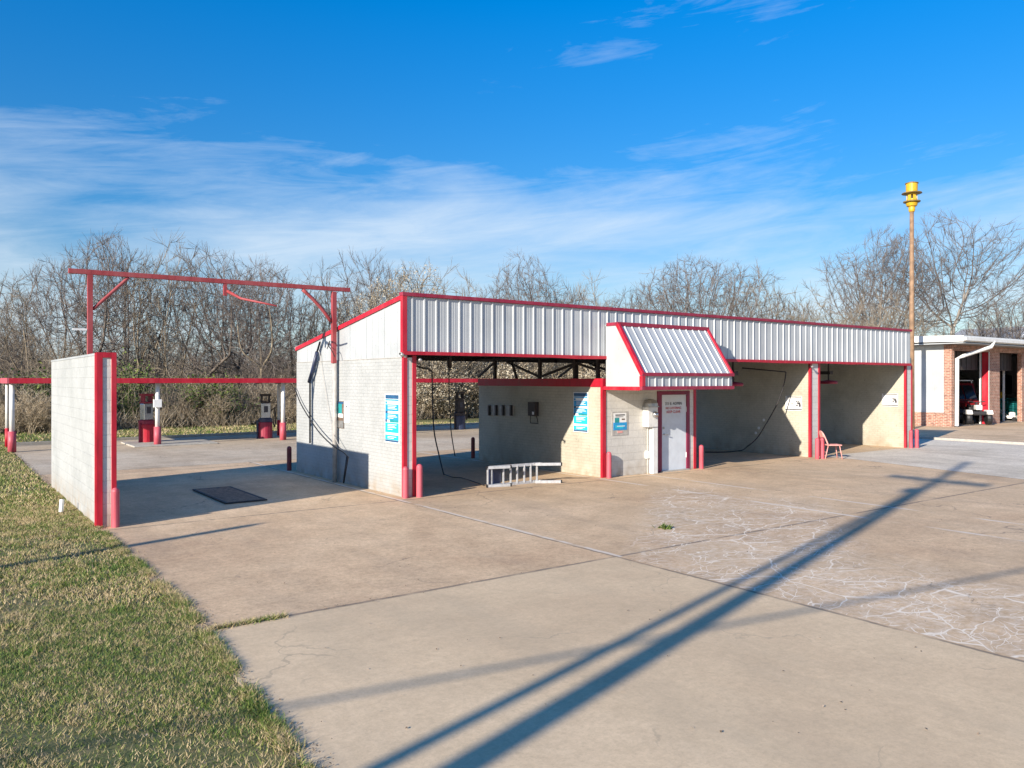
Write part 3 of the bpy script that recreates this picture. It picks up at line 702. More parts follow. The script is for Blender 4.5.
for (pa, pb), lab in ((((733, 384.5), 12.2), 'dark ceiling arm with red disc in the bay right of the door'), (((828.5, 382.5), 18.6), 'dark ceiling arm with red disc in the last bay')):
    q = at_x(*pa, pb)
    r_ = empty('boom_arm', (q.x, q.y, 3.3), lab, 'boom arm', 'ceiling boom arms in the two right bays')
    rel(MB().tube([(q.x, q.y, q.z), (q.x, q.y, 3.75)], .03, 8).build('stem', 'dark_steel', r_), r_)
    rel(MB().box(q.x-.1, q.y-.12, q.z+.30, q.x+.1, q.y+.30, q.z+.42).build('bracket', 'dark_steel', r_), r_)
    rel(MB().lathe([(.30, -.05), (.33, 0), (.30, .05), (.08, .09)], q, 18).build('disc', 'red_dull', r_), r_)
h4 = empty('bay_hose', (14, 1.5, 2.8), 'black hose curving from ceiling pipe to floor in the bay right of the door', 'hose')
W_(MB().tube([at_x(742, 368, 13.6), at_x(765, 370, 14.0), at_x(786, 372, 14.4)], .022, 6), 'pipe', 'black', h4)
W_(MB().tube(smooth_pts([at_x(786, 372, 14.4), at_x(784, 384, 14.4), at_x(777, 404, 14.3), at_x(766, 424, 14.1), at_x(757, 438, 13.9), at_x(748, 446, 13.6)] + [on_ground(741, 450.5, .03), on_ground(725, 452, .03), on_ground(705, 452, .03)]), .02, 6), 'hose', 'black', h4)
# spot lights at pillar heads
for (X, Y, Z), lab in (((P1[1]+.06, -.10, 3.02), 'small white floodlight under the fascia at the first pillar'), ((P3[0]-.07, -.10, 3.02), 'small white floodlight left of the pillar with the pink chair'), ((P1[0]-.06, -.06, 3.13), 'small grey floodlight on the outer corner of the building')):
    r_ = empty('floodlight', (X, Y, Z), lab, 'floodlight', 'small floodlights at the pillar heads')
    MB().lathe([(.015, 0), (.03, .03), (.045, .08), (.04, .09)], seg=12).build('housing', 'steel', r_, smooth=True).rotation_euler = (R(115), 0, R(-30))
    MB().box(-.02, 0, -.02, .02, .11, .02).build('bracket', 'dark_steel', r_)

# electric meter with service mast beside the door
em = empty('electric_meter', (DX0-.5, -.1, 0), 'white electric meter box with dome and thick conduit left of the door', 'meter')
mx0, mx1 = at_y(646, 420, -.12).x, at_y(657.5, 420, -.2).x
rel(MB().box(mx0, -.22, 1.28, mx1, 0, 1.82).build('box', 'white', em, .01), em)
dome = MB(); zc = 1.84
dome.box(mx0-.02, -.24, 1.82, mx1+.02, 0, 1.85)
dome.lathe([(.20, 0), (.19, .08), (.14, .15), (.05, .19)], ((mx0+mx1)/2, -.12, 1.85), 14)
rel(dome.build('cover', 'steel', em), em)
o = MB().lathe([(.085, 0), (.085, .05), (.07, .09), (.02, .11)], seg=16).build('dial', 'tin', em, smooth=True)
o.matrix_local = Matrix.Translation(Vector(((mx0+mx1)/2+.04, -.22, 1.62))-Vector(em.location)) @ Matrix.Rotation(R(90), 4, 'X')
rel(MB().box((mx0+mx1)/2+.02, -.19, 0, (mx0+mx1)/2+.21, -.02, 1.28).build('conduit', 'white', em, .01), em)
rel(MB().tube([((mx0+mx1)/2-.04, -.05, .0), ((mx0+mx1)/2-.04, -.05, 1.28)], .02, 8).build('small_conduit', 'pipe_grey', em), em)
rel(MB().box((mx0+mx1)/2-.10, -.09, .42, (mx0+mx1)/2+.0, -.0, .62).build('junction_box', 'white', em), em)

# ------------------------------------------------------------------ stepladder lying on its side
lad = empty('ladder', (3.4, .2, 0), 'aluminium ladder lying on its side at the mouth of the middle bay', 'ladder')
A, B = on_ground(486.5, 487.5), on_ground(561, 483.0)
ux = (Vector((B.x, B.y, 0))-Vector((A.x, A.y, 0))).normalized(); uy = Vector((-ux.y, ux.x, 0)); Llen = (Vector((B.x, B.y))-Vector((A.x, A.y))).length
def LP(s, t, z): return Vector((A.x, A.y, 0))+ux*(s*Llen)+uy*t+Vector((0, 0, z))
lo, hi = .035, .47
def L_(mb, name, mat='alu'): return rel(mb.build(name, mat, lad, .003), lad)
for z in (lo, hi):
    L_(MB().bar(LP(.05, .03, z), LP(.78, .30, z), .035, .07), 'rail')
    L_(MB().bar(LP(.0, -.02, z), LP(.30, -.06, z), .035, .065), 'rail')
    L_(MB().bar(LP(.70, .22, z), LP(1.0, -.0, z), .035, .07), 'rail')
    for s, t_ in ((.0, -.02), (.30, -.06), (1.0, 0)):
        L_(MB().bar(LP(s-.006, t_, z), LP(s+.012, t_, z), .05, .085), 'foot', 'black')
for s in (.07, .24, .345, .44, .545, .64, .735):
    L_(MB().bar(LP(s, .03+.27*(s-.05)/.73, lo), LP(s, .03+.27*(s-.05)/.73, hi), .06, .03, ux), 'rung')
L_(MB().bar(LP(.01, -.02, lo), LP(.01, -.02, hi), .05, .03, ux), 'rung')
for z in (lo, hi): L_(MB().tube([LP(.775, .24, z-.03), LP(.775, .24, z+.04)], .05, 10), 'hinge', 'steel')
tag(rel(MB().poly([]).build('x', 'alu'), lad) if False else MB().prism([LP(.05, .12, .05), LP(.22, .16, .05), LP(.22, .16, .42), LP(.05, .12, .42)], uy*.02).build('blue_panel', 'vac_blue'), 'blue plastic panel leaning inside the lying ladder', 'panel')

# ------------------------------------------------------------------ pink chair
ch = empty('metal_chair', (15.75, -.55, 0), 'pink metal chair with open loop back beside the red pillar', 'chair')
cp = on_ground(832, 458.6); ch.location = (cp.x, cp.y, 0); ch.rotation_euler = (0, 0, R(-38))
MB().box(-.22, -.22, .43, .25, .22, .47).build('seat', 'pink_chair', ch, .02)
MB().tube(smooth_pts([Vector(p) for p in ((-.19, -.20, .45), (-.30, -.19, .72), (-.36, -.12, .86), (-.37, 0, .89), (-.36, .12, .86), (-.30, .19, .72), (-.19, .20, .45))], 4), .022, 8).build('back_frame', 'pink_chair', ch, smooth=True)
MB().prism([(-.335, -.15, .70), (-.335, .15, .70), (-.375, .12, .86), (-.375, -.12, .86)], (.02, 0, .003)).build('backrest', 'pink_chair', ch)
for sx, sy in ((1, 1), (1, -1), (-1, 1), (-1, -1)):
    MB().tube([(.18*sx, .17*sy, .44), (.25*sx if sx > 0 else -.30, .22*sy, 0)], .016, 8).build('leg', 'pink_chair', ch, smooth=True)
MB().tube([(-.24, -.2, .22), (-.24, .2, .22)], .01, 6).build('stretcher', 'pink_chair', ch)

# ------------------------------------------------------------------ vacuum shelter behind
sh = empty('vacuum_shelter', (4, 19, 0), 'flat vacuum shelter with red edge beams on white posts behind the bays', 'shelter')
CY0, CY1, CX0, CX1 = 17.45, 20.6, -6.1, 18.6
def S_(mb, name, mat, bevel=0, smooth=False): return rel(mb.build(name, mat, sh, bevel, smooth), sh)
S_(MB().box(CX0, CY0-.06, 2.44, CX1, CY0, 2.63), 'edge_beam', 'red')
S_(MB().box(CX0, CY1, 2.44, CX1, CY1+.06, 2.63), 'edge_beam', 'red')
S_(MB().box(CX0-.06, CY0-.06, 2.44, CX0, CY1+.06, 2.63), 'edge_beam', 'pink')
S_(MB().box(CX1, CY0-.06, 2.44, CX1+.06, CY1+.06, 2.63), 'edge_beam', 'red')
S_(MB().box(CX0, CY0, 2.50, CX1, CY1, 2.56), 'roof', 'metal_white')
shp = [(on_ground(12, 453.5), 1), (on_ground(157.5, 447.3), 1), (on_ground(283, 440.3), 1), (Vector((8.7, 17.75, 0)), 1), (Vector((18.3, 17.75, 0)), 1)]
for (p, _), u_ in zip(shp, (12, 157.5, 283, None, None)):
    y_ = 17.75
    if u_: p = at_y(u_, 440, y_)
    S_(MB().tube([(p.x, y_, .72), (p.x, y_, 2.5)], .085, 12), 'post', 'white', smooth=True)
    S_(MB().tube([(p.x, y_, 0), (p.x, y_, .74)], .135, 12), 'post_sleeve', 'pink', smooth=True)
for x in (-5.95, 4.62, 11.35, 18.3):
    q = Vector((x, 20.45, 0))
    S_(MB().tube([(q.x, q.y, .7), (q.x, q.y, 2.5)], .06, 10), 'post', 'white', smooth=True)
    S_(MB().tube([(q.x, q.y, 0), (q.x, q.y, .72)], .075, 10), 'post_sleeve', 'red', smooth=True)
for u in (140.5, 153.5, 258.5, 277.5, 330, 450):
    q = at_y(u, 386, 18.6)
    S_(MB().lathe([(.10, 0), (.20, .06), (.20, .10)], (q.x, q.y, 2.40), 12), 'light', 'dark_steel')
q = at_y(158, 403, 17.62)
tag(MB().box(q.x-.17, 17.55, q.z-.17, q.x+.13, 17.66, q.z+.14).build('control_box', 'paper', bevel=.01), 'white control box fixed to the shelter post by the red vacuum', 'box')
# concrete island under it
isl = MB().box(-2.1, 17.3, 0, 1.0, 19.9, .06); isl.build('island', 'concrete_bit', bevel=.02)['kind'] = 'structure'

# vacuums
def vacuum(loc, rz, body, top, lab, lid='red_dull', H=2.05):
    r_ = empty('vacuum', loc, lab, 'vacuum', 'coin vacuums under the shelter'); r_.rotation_euler = (0, 0, rz); r_.scale = (.84, .84, 1.0)
    MB().lathe([(.36, 0), (.36, .68), (.33, .74)], seg=18).build('drum', body, r_, smooth=False)
    MB().lathe([(.37, .72), (.37, .86), (.28, .90)], seg=18).build('collar', lid, r_)
    m_ = MB().box(-.24, -.20, .88, .24, .20, 1.55); m_.build('housing', top, r_, .03)
    MB().box(-.26, -.22, 1.56, .26, .22, 1.62).box(-.22, -.16, 1.62, -.16, .16, 1.85).box(.16, -.16, 1.62, .22, .16, 1.85).box(-.26, -.20, 1.85, .26, .20, 1.95).build('top_frame', lid if lid != 'vac_blue' else 'dark_steel', r_, .01)
    MB().box(-.10, -.215, 1.15, .10, -.202, 1.42).build('panel', 'ink', r_)
    MB().tube(smooth_pts([Vector(p) for p in ((.25, -.1, 1.2), (.42, -.12, 1.3), (.50, -.12, 1.0), (.46, -.1, .5), (.38, -.15, .7), (.45, -.2, 1.1))], 5), .03, 8).build('hose', 'black', r_, smooth=True)
    MB().tube([(-.42, -.1, 0), (-.42, -.1, .75), (-.42, -.1, .8)], .05, 8).build('hose_holder', lid, r_)
    return r_
q = on_ground(147.5, 443.5); vacuum((q.x, 19.3, .06), R(20), 'red', 'tin', 'red drum vacuum with chrome housing beside the shelter post left of the wash')
q = on_ground(267, 438.5); vacuum((q.x, 19.2, .0), R(-10), 'red_dull', 'tin', 'dull red vacuum with blue collar under the middle of the shelter', 'vac_blue')
q = on_ground(466, 430); vacuum((q.x, 19.4, .0), R(0), 'vac_blue', 'dark_steel', 'dark blue black vacuum seen through the open middle bay', 'dark_steel')

# ------------------------------------------------------------------ siren pole at the right end
pp = on_ground(911, 446.8)
sp = empty('siren_pole', (32.4, 5.4, 0), 'tall brown pole topped by a yellow brimmed siren between the wash and the garage', 'pole')
K, ZT = 1.22, 12.75
def HL(prof): return [(r_*K, ZT-(10.48-z_)*K) for r_, z_ in prof]
MB().tube([(0, 0, 0), (0, 0, 6), (0, 0, HL([(0, 9.25)])[0][1])], [.135, .12, .10], 12).build('pole', 'pole_wood', sp, smooth=True)
MB().lathe(HL([(.11, 9.22), (.13, 9.30), (.13, 9.42), (.20, 9.46), (.24, 9.58), (.22, 9.62)]), seg=20).build('siren_horn', 'yellow', sp)
MB().lathe(HL([(.33, 9.62), (.34, 9.66), (.20, 9.70)]), seg=20).build('lower_brim', 'olive', sp)
cg = MB(); z0_, z1_ = HL([(0, 9.68)])[0][1], HL([(0, 9.98)])[0][1]
cg.lathe([(.20*K, z0_), (.20*K, z0_+.09)], seg=18).lathe([(.20*K, z1_-.08), (.20*K, z1_)], seg=18)
for k in range(6):
    an = k*math.pi/3; cg.bar((.19*K*math.cos(an), .19*K*math.sin(an), z0_), (.19*K*math.cos(an), .19*K*math.sin(an), z1_), .15, .03, (math.cos(an), math.sin(an), 0))
cg.build('cage', 'yellow', sp); MB().lathe(HL([(.12, 9.68), (.12, 9.98)]), seg=12).build('rotor', 'black', sp)
MB().lathe(HL([(.20, 9.96), (.40, 9.985), (.38, 10.02), (.27, 10.05)]), seg=22).build('brim', 'olive', sp)
MB().lathe(HL([(.225, 10.04), (.235, 10.40)]), seg=20).build('siren_drum', 'yellow', sp, smooth=False)
MB().lathe(HL([(.26, 10.40), (.26, 10.43), (.10, 10.48)]), seg=20).build('cap', 'olive', sp)

# ------------------------------------------------------------------ neighbouring brick garage
NB = empty('brick_garage', (35.6, 4.9, 0), 'brick garage with white side panels, white eaves and two open bays', 'building')
def B_(mb, name, mat, bevel=0): return rel(mb.build(name, mat, NB, bevel), NB)
NX, NY, NZ = 35.6, 4.9, 4.45
B_(MB().box(NX, NY, 0, NX+.30, NY+.4, NZ), 'corner_pier', 'brick')
B_(MB().box(NX, NY+.4, 0, NX+.25, NY+9, .75), 'base_wall', 'brick')
pn = MB().box(NX+.03, NY+.4, .78, NX+.2, NY+9, 3.95)
for k in range(22): pn.box(NX+.022, NY+.6+k*.4, .79, NX+.03, NY+.615+k*.4, 3.94)
B_(pn, 'side_panel', 'metal_white')
B_(MB().box(NX-.03, NY+.38, .74, NX+.0, NY+9, .80), 'sill', 'brick')
B_(MB().box(NX+.03, NY+.4, 3.95, NX+.2, NY+9, NZ), 'upper_panel', 'metal_white')
B_(MB().box(NX+.30, NY, 4.15, 56, NY+.3, NZ), 'lintel', 'brick')
B_(MB().box(40.0, NY, 0, 41.4, NY+.36, 4.15), 'pier', 'brick')
B_(MB().box(39.985, NY+.02, .0, 39.999, NY+.35, 4.13), 'red_reveal', 'red')
B_(MB().box(39.97, NY-.02, 0, 40.03, NY+.0, 4.15), 'jamb', 'white')
B_(MB().box(44.4, NY, 0, 56, NY+.25, 4.15), 'pier', 'brick')
B_(MB().box(39.9, NY+.38, 0, 39.96, NY+.46, 4.15), 'door_track', 'white'); B_(MB().box(44.25, NY+.9, 0, 44.31, NY+1.0, 4.15), 'door_track', 'white')
B_(MB().box(NX+.2, NY+9, 0, 56, NY+9.2, NZ), 'back_wall', 'int_white')
B_(MB().box(55.8, NY+.25, 0, 56, NY+9, NZ), 'end_wall', 'int_white')
B_(MB().box(NX+.25, NY+.3, 4.30, 55.8, NY+9, 4.36), 'ceiling', 'roof')
B_(MB().box(NX+.25, NY+.02, .02, 55.8, NY+9, .06), 'floor', 'int_floor')
for x0, x1 in ((36.0, 39.9), (41.45, 44.35)):
    dd = MB().box(x0, NY+.55, 3.12, x1, NY+.62, 4.3)
    for k in range(7): dd.box(x0+.2+k*(x1-x0-.4)/6-.03, NY+.53, 3.14, x0+.2+k*(x1-x0-.4)/6+.03, NY+.549, 4.28)
    B_(dd, 'raised_door', 'dark_steel')
rfz = MB(); rfz.prism([(NX-.7, NY-.9, 4.78), (57, NY-.9, 4.78), (57, NY+9.6, 5.05), (NX-.7, NY+9.6, 5.05)], (0, 0, .10)); B_(rfz, 'roof', 'metal_white')
B_(MB().box(NX-.7, NY-.93, 4.56, 57, NY-.9, 4.86), 'fascia', 'white'); B_(MB().prism([(NX-.73, NY-.93, 4.56), (NX-.73, NY+9.6, 4.72), (NX-.73, NY+9.6, 5.14), (NX-.73, NY-.93, 4.88)], (.03, 0, 0)), 'fascia', 'white')
B_(MB().box(NX-.7, NY-.9, 4.47, 57, NY+9.5, 4.52), 'soffit', 'metal_white')
B_(MB().box(NX-.72, NY-1.06, 4.62, 57, NY-.935, 4.78), 'gutter', 'white')
# downspout
B_(MB().tube([(38.2, NY-1.0, 4.65), (38.0, NY-.95, 4.35), (36.15, NY-.35, 3.85), (35.95, NY-.12, 3.7), (35.95, NY-.10, .1)], .10, 8), 'downspout', 'white')
# second roof behind at the far right
g2 = empty('house', (52, 22, 0), 'salmon gable with white edge peeking over the garage roof at far right', 'house')
gz = at_y(1013, 343, 22); 
rel(MB().prism([(gz.x, 22, 0), (gz.x+12, 22, 0), (gz.x+12, 22, gz.z), (gz.x+6, 22, gz.z+1.8), (gz.x, 22, gz.z)], (0, 8, 0)).build('wall', 'gable', g2), g2)
rel(MB().bar((gz.x-.6, 21.9, gz.z-.1), (gz.x+6, 21.9, gz.z+1.9), .25, .22, (0, 1, 0)).bar((gz.x+6, 21.9, gz.z+1.9), (gz.x+12.6, 21.9, gz.z-.1), .25, .22, (0, 1, 0)).build('roof_edge', 'white', g2), g2)
rel(MB().prism([(gz.x-.6, 22, gz.z), (gz.x+6, 22, gz.z+2.0), (gz.x+6, 22, gz.z+2.1), (gz.x-.6, 22, gz.z+.1)], (0, 8, 0)).prism([(gz.x+6, 22, gz.z+2.0), (gz.x+12.6, 22, gz.z), (gz.x+12.6, 22, gz.z+.1), (gz.x+6, 22, gz.z+2.1)], (0, 8, 0)).build('roof', 'roof', g2), g2)

# red truck in the left garage bay, facing out
pT = bear(957, 48.2)
tk = empty('pickup_truck', (pT.x, pT.y, .03), 'dark red high truck parked nose out in the left garage bay', 'truck')
tk.rotation_euler = (0, 0, R(-32))
body = MB().box(-.95, -1.4, .62, .95, 2.9, 1.30).box(-.88, -2.3, .62, .88, -1.4, 1.18)
body.build('body', 'car_red', tk, .06)
cab = MB(); cab.prism([(-.86, -.75, 1.31), (-.86, 1.2, 1.31), (-.78, 1.0, 2.35), (-.78, -.25, 2.35)], (1.66, 0, 0)); cab.build('cab', 'car_red', tk, .05)
MB().prism([(-.72, -.80, 1.42), (.0-.04, -.80, 1.42), (-.04, -.38, 2.22), (-.66, -.38, 2.22)], (0, -.03, -.01)).prism([(.04, -.80, 1.42), (.72, -.80, 1.42), (.66, -.38, 2.22), (.04, -.38, 2.22)], (0, -.03, -.01)).build('windshield', 'glass_dark', tk)
MB().box(-.9, -2.42, .55, .9, -2.3, .78).build('bumper', 'alu', tk, .02); MB().box(-.5, -2.32, .82, .5, -2.302, 1.12).build('grille', 'black', tk)
for s in (-1, 1):
    MB().box(s*.7-.15, -2.33, .85, s*.7+.15, -2.302, 1.08).build('headlight', 'paper', tk, .01)
    for yy in (-1.55, 1.9):
        wl = MB().lathe([(.28, -.13), (.46, -.13), (.48, -.08), (.48, .08), (.46, .13), (.28, .13)], seg=22).build('wheel', 'black', tk)
        wl.location = (s*.93, yy, .48); wl.rotation_euler = (0, R(90), 0)
        MB().lathe([(.05, -.15), (.26, -.14), (.27, .14), (.05, .15)], seg=12).build('rim', 'alu', wl)
    MB().box(s*1.08-.06, -.5, 1.45, s*1.08+.06, -.42, 1.75).build('mirror', 'black', tk)
MB().bar((-.85, -.2, 2.5), (-.85, 2.6, 2.5), .05).bar((.85, -.2, 2.5), (.85, 2.6, 2.5), .05).bar((-.85, -.1, 2.5), (.85, -.1, 2.5), .05).bar((-.85, 2.5, 2.5), (.85, 2.5, 2.5), .05).bar((-.85, -.1, 2.3), (-.85, -.1, 2.5), .05).bar((.85, -.1, 2.3), (.85, -.1, 2.5), .05).build('roof_rack', 'alu', tk)
# motorbike-like quad before it
pQ = bear(974, 45.0)
qd = empty('quad_bike', (pQ.x, pQ.y, .06), 'small black and white quad bike in front of the dark red truck', 'quad bike'); qd.rotation_euler = (0, 0, R(-48)); qd.scale = (1.15, 1.15, 1.25)
MB().box(-.35, -.7, .42, .35, .7, .6).box(-.25, -.1, .6, .25, .65, .78).build('frame', 'black', qd, .05)
for sx in (-1, 1):
    for yy, c_ in ((-.55, 'paper'), (.55, 'black')):
        MB().prism([(sx*.45-.12, yy-.34, .50), (sx*.45-.12, yy-.22, .66), (sx*.45-.12, yy+.22, .66), (sx*.45-.12, yy+.34, .50), (sx*.45-.12, yy+.30, .46), (sx*.45-.12, yy-.30, .46)], (.24, 0, 0)).build('fender', c_, qd, .02)
MB().box(-.16, -.1, .78, .16, .55, .86).build('seat', 'black', qd, .03)
MB().box(-.14, -.72, .66, .14, -.35, .88).build('headlamp_housing', 'paper', qd, .04)
MB().tube([(-.38, -.35, 1.05), (0, -.30, .98), (.38, -.35, 1.05)], .022, 8).bar((0, -.32, .6), (0, -.30, 1.0), .08).build('handlebar', 'black', qd)
for sx in (-1, 1):
    for yy in (-.55, .55):
        wl = MB().lathe([(.12, -.1), (.27, -.11), (.29, 0), (.27, .11), (.12, .1)], seg=16).build('wheel', 'black', qd); wl.location = (sx*.45, yy, .29); wl.rotation_euler = (0, R(90), 0)
tag(MB().box(38.6, 5.3, .03, 39.1, 5.65, .28).build('cardboard_box', 'dead_leaf', bevel=.01), 'small tan box on the floor at the left garage opening', 'box')
# right bay: teal crates, cabinet, white cart
k_ = 0
for lv in range(3):
    for cx in range(3):
        X, Y = 46.2+cx*.85, 6.9
        c_ = MB().box(X-.36, Y-.3, .03+lv*.46, X+.36, Y+.3, .07+lv*.46)
        for zz in (.13, .24, .35, .44): c_.box(X-.37, Y-.31, zz-.03+lv*.46, X+.37, Y+.31, zz+.03+lv*.46)
        o = c_.build('crate', 'teal', bevel=.005)
        tag(o, 'teal plastic crate, %s of its stack, %s stack in the right garage bay' % (('bottom', 'middle', 'top')[lv], ('left', 'middle', 'right')[cx]), 'crate', 'teal crates stacked in the garage')
pC = bear(1004, 60.0)
cbn = empty('cabinet', (54.9, pC.y, .03), 'black cabinet against the pale back wall of the right garage bay', 'cabinet')
cbn.rotation_euler = (0, 0, R(-60))
MB().box(-.55, -.3, 0, .55, .3, 2.5).build('carcass', 'black', cbn, .01); MB().box(-.52, -.32, .1, -.02, -.302, 2.4).box(.02, -.32, .1, .52, -.302, 2.4).build('door', 'dark_steel', cbn)
tag(MB().lathe([(.12, 0), (.16, .12), (.10, .30), (.05, .38)], (46.3, 6.8, 1.42), 12).build('yellow_jug', 'yellow'), 'yellow jug on top of the teal crates', 'jug')
tvb = tag(MB().box(50.2, 8.2, 1.6, 51.4, 8.35, 2.9).build('wall_panel', 'black', bevel=.02), 'black square panel hanging at the right of the garage back wall', 'panel')
mw = empty('push_mower', (45.6, 5.9, .06), 'white push mower at the mouth of the right garage bay', 'mower')
MB().box(-.35, -.3, .12, .35, .3, .30).lathe([(.18, .30), (.18, .48), (.1, .52)], seg=12).build('deck', 'paper', mw, .03)
MB().tube([(-.2, .3, .25), (-.2, 1.1, .95), (.2, 1.1, .95), (.2, .3, .25)], .018, 6).build('handle', 'paper', mw)
for sx in (-1, 1):
    for yy in (-.25, .25):
        wl = MB().lathe([(.05, -.03), (.12, -.03), (.12, .03), (.05, .03)], seg=12).build('wheel', 'black', mw); wl.location = (sx*.38, yy, .12); wl.rotation_euler = (0, R(90), 0)

# ------------------------------------------------------------------ utility pole behind the camera (its shadow crosses the yard)
SUN_AZ, SUN_EL = R(17.0), R(20.3)       # light travels toward +X, a little +Y
sdir = Vector((math.cos(SUN_AZ), math.sin(SUN_AZ), 0))
tip = on_ground(968, 462)
HP = 14.0; tl = 1/math.tan(SUN_EL)
pb = tip - sdir*HP*tl
up = empty('utility_pole', (pb.x, pb.y, 0), 'tall wooden utility pole with crossarm that throws the long shadow', 'utility pole')
MB().tube([(0, 0, 0), (0, 0, HP)], [.155, .10], 12).build('pole', 'pole_wood', up, smooth=True)
ca = on_ground(893, 475); cbb = on_ground(985, 486.5); cm = (ca+cbb)/2
arm_h = HP - ((tip-cm).dot(sdir))/tl
MB().bar((-.05, -1.25, arm_h), (.0, 1.25, arm_h), .16, .18).build('crossarm', 'pole_wood', up, .005)
MB().bar((0, -.6, arm_h), (0, 0, arm_h-.6), .04).bar((0, .6, arm_h), (0, 0, arm_h-.6), .04).build('arm_brace', 'steel', up)
for yy in (-1.15, -.6, .6, 1.15): MB().lathe([(.03, 0), (.05, .08), (.03, .16)], (0, yy, arm_h+.06), 8).build('insulator', 'tin', up)
MB().lathe([(.10, 0), (.12, .05), (.12, .30), (.08, .35)], (.0, .26, arm_h-1.1), 14).build('transformer', 'steel', up)
# strut pole leaning on it
nrm = Vector((-sdir.y, sdir.x, 0))
MB().tube([nrm*.66+Vector((-.2, 0, 0)), nrm*.10+Vector((0, 0, 11.2))], [.085, .06], 10).build('strut', 'pole_wood', up, smooth=True)
# cable that runs across at mid height
w3, w4 = on_ground(581, 652), on_ground(1023, 570)
hc = 6.3
c0 = w3 - sdir*hc*tl; c1 = w4 - sdir*hc*tl; cd = (c1-c0).normalized()
hub = Vector((pb.x, pb.y, hc)); 
cps = [c0+cd*t_+Vector((0, 0, hc)) for t_ in (-40, -20, 0, 10, 20, 34)]
tag(MB().tube(cps, .028, 6).build('overhead_cable', 'black'), 'thick overhead cable passing the utility pole beside the yard', 'cable')
# thin post left of the frame whose shadow crosses the lawn
tp = on_ground(252, 525); q = tp - sdir*5.2*tl
vp = empty('signpost', (q.x, q.y, 0), 'plain steel post out on the lawn that throws a thin shadow', 'post')
MB().tube([(0, 0, 0), (0, 0, 5.2)], .10, 10).build('post', 'steel', vp, smooth=True); MB().lathe([(.09, 5.2), (.04, 5.28)], seg=10).build('cap', 'steel', vp)

# ------------------------------------------------------------------ small litter
q = on_ground(61, 513)
tag(MB().tube([(q.x, q.y, .02), (q.x+.02, q.y+.02, .26)], .04, 8).build('pipe_stub', 'paper'), 'short white pipe stub in the lawn beside the freestanding wall', 'pipe')
rr = random.Random(11)
q = on_ground(665, 528.5)
wv = []
wf = []
for k in range(60):
    an = rr.uniform(0, 6.28); l_ = rr.uniform(.05, .15); b0_ = Vector((q.x+rr.gauss(0, .05), q.y+rr.gauss(0, .05), 0)); d_ = Vector((math.cos(an)*l_*.7, math.sin(an)*l_*.7, l_*.6)); s_ = d_.cross(Vector((0, 0, 1))).normalized()*.018
    i = len(wv); wv += [tuple(b0_-s_), tuple(b0_+s_), tuple(b0_+d_)]; wf.append((i, i+1, i+2))
me = bpy.data.meshes.new('weed'); me.from_pydata(wv, [], wf); me.materials.append(M['green_leaf'])
tag(link('weed', me), 'small green weed growing from a crack in the concrete', 'weed')

# ------------------------------------------------------------------ grass (stuff)
rng = np.random.default_rng(5)
def blades(pts, hgt, wid, lean=.5):
    n = len(pts); an = rng.uniform(0, 2*np.pi, n); h = hgt*rng.uniform(.5, 1.3, n); wd_ = wid*rng.uniform(.7, 1.4, n)
    la = rng.uniform(0, 2*np.pi, n); ll = h*lean*rng.uniform(.2, 1.6, n)
    b0 = np.stack([pts[:, 0]-np.cos(an)*wd_, pts[:, 1]-np.sin(an)*wd_, pts[:, 2]], 1)
    b1 = np.stack([pts[:, 0]+np.cos(an)*wd_, pts[:, 1]+np.sin(an)*wd_, pts[:, 2]], 1)
    tpp = np.stack([pts[:, 0]+np.cos(la)*ll, pts[:, 1]+np.sin(la)*ll, pts[:, 2]+h], 1)
    v = np.stack([b0, b1, tpp], 1).reshape(-1, 3)
    return v, np.arange(3*n).reshape(-1, 3)
def scatter(n, x0, x1, y0, y1, z=0.0):
    return np.stack([rng.uniform(x0, x1, n), rng.uniform(y0, y1, n), np.full(n, z)], 1)
def cam_d(p): return (p[:, 0]-CAMX)*CS + (p[:, 1]-CAMY)*SN
def in_view(p, m=40):
    D = cam_d(p); r = (p[:, 0]-CAMX)*SN-(p[:, 1]-CAMY)*CS
    u = 512+F_PX*r/np.maximum(D, .1); return (D > 3.5) & (u > -m-160) & (u < 1064)
VV, HH = [], []
for (n, dmin, dmax, h, w_) in ((900000, 3.5, 9, .032, .0028), (420000, 9, 16, .042, .0055), (240000, 16, 32, .06, .012), (60000, 32, 48, .09, .02)):
    if dmax <= 16: p = scatter(n, -15, -5.96, -14, 4, -.004)
    elif dmax <= 32: p = scatter(n, -20, -5.96, -6, 22, -.004)
    else: p = scatter(n, -20, 40, 20.5, 31, -.006)
    D = cam_d(p); ok = (D > dmin) & (D < dmax) & in_view(p)
    # blades thin out and creep over the broken edge
    ok &= (p[:, 0] < edge_x(p[:, 1])+.01+.05*rng.normal(size=n)) | (p[:, 1] > 21.6)
    # worn patches where the blades stand thin
    pt = np.sin(p[:, 0]*1.9+1.3*np.sin(p[:, 1]*.8))+np.sin(p[:, 1]*1.55+1.7*np.sin(p[:, 0]*1.1+2))+.6*np.sin(p[:, 0]*5.3+p[:, 1]*4.1)
    ok &= (pt > -1.2) | (rng.random(n) < .35)
    if dmax > 32: ok &= p[:, 1] > 22.9+0*p[:, 0]
    VV.append((p[ok], h, w_))
vs_, fs_, k0 = [], [], 0
for p, h, w_ in VV:
    v, f = blades(p, h, w_, .9); vs_.append(v); fs_.append(f+k0); k0 += len(v)
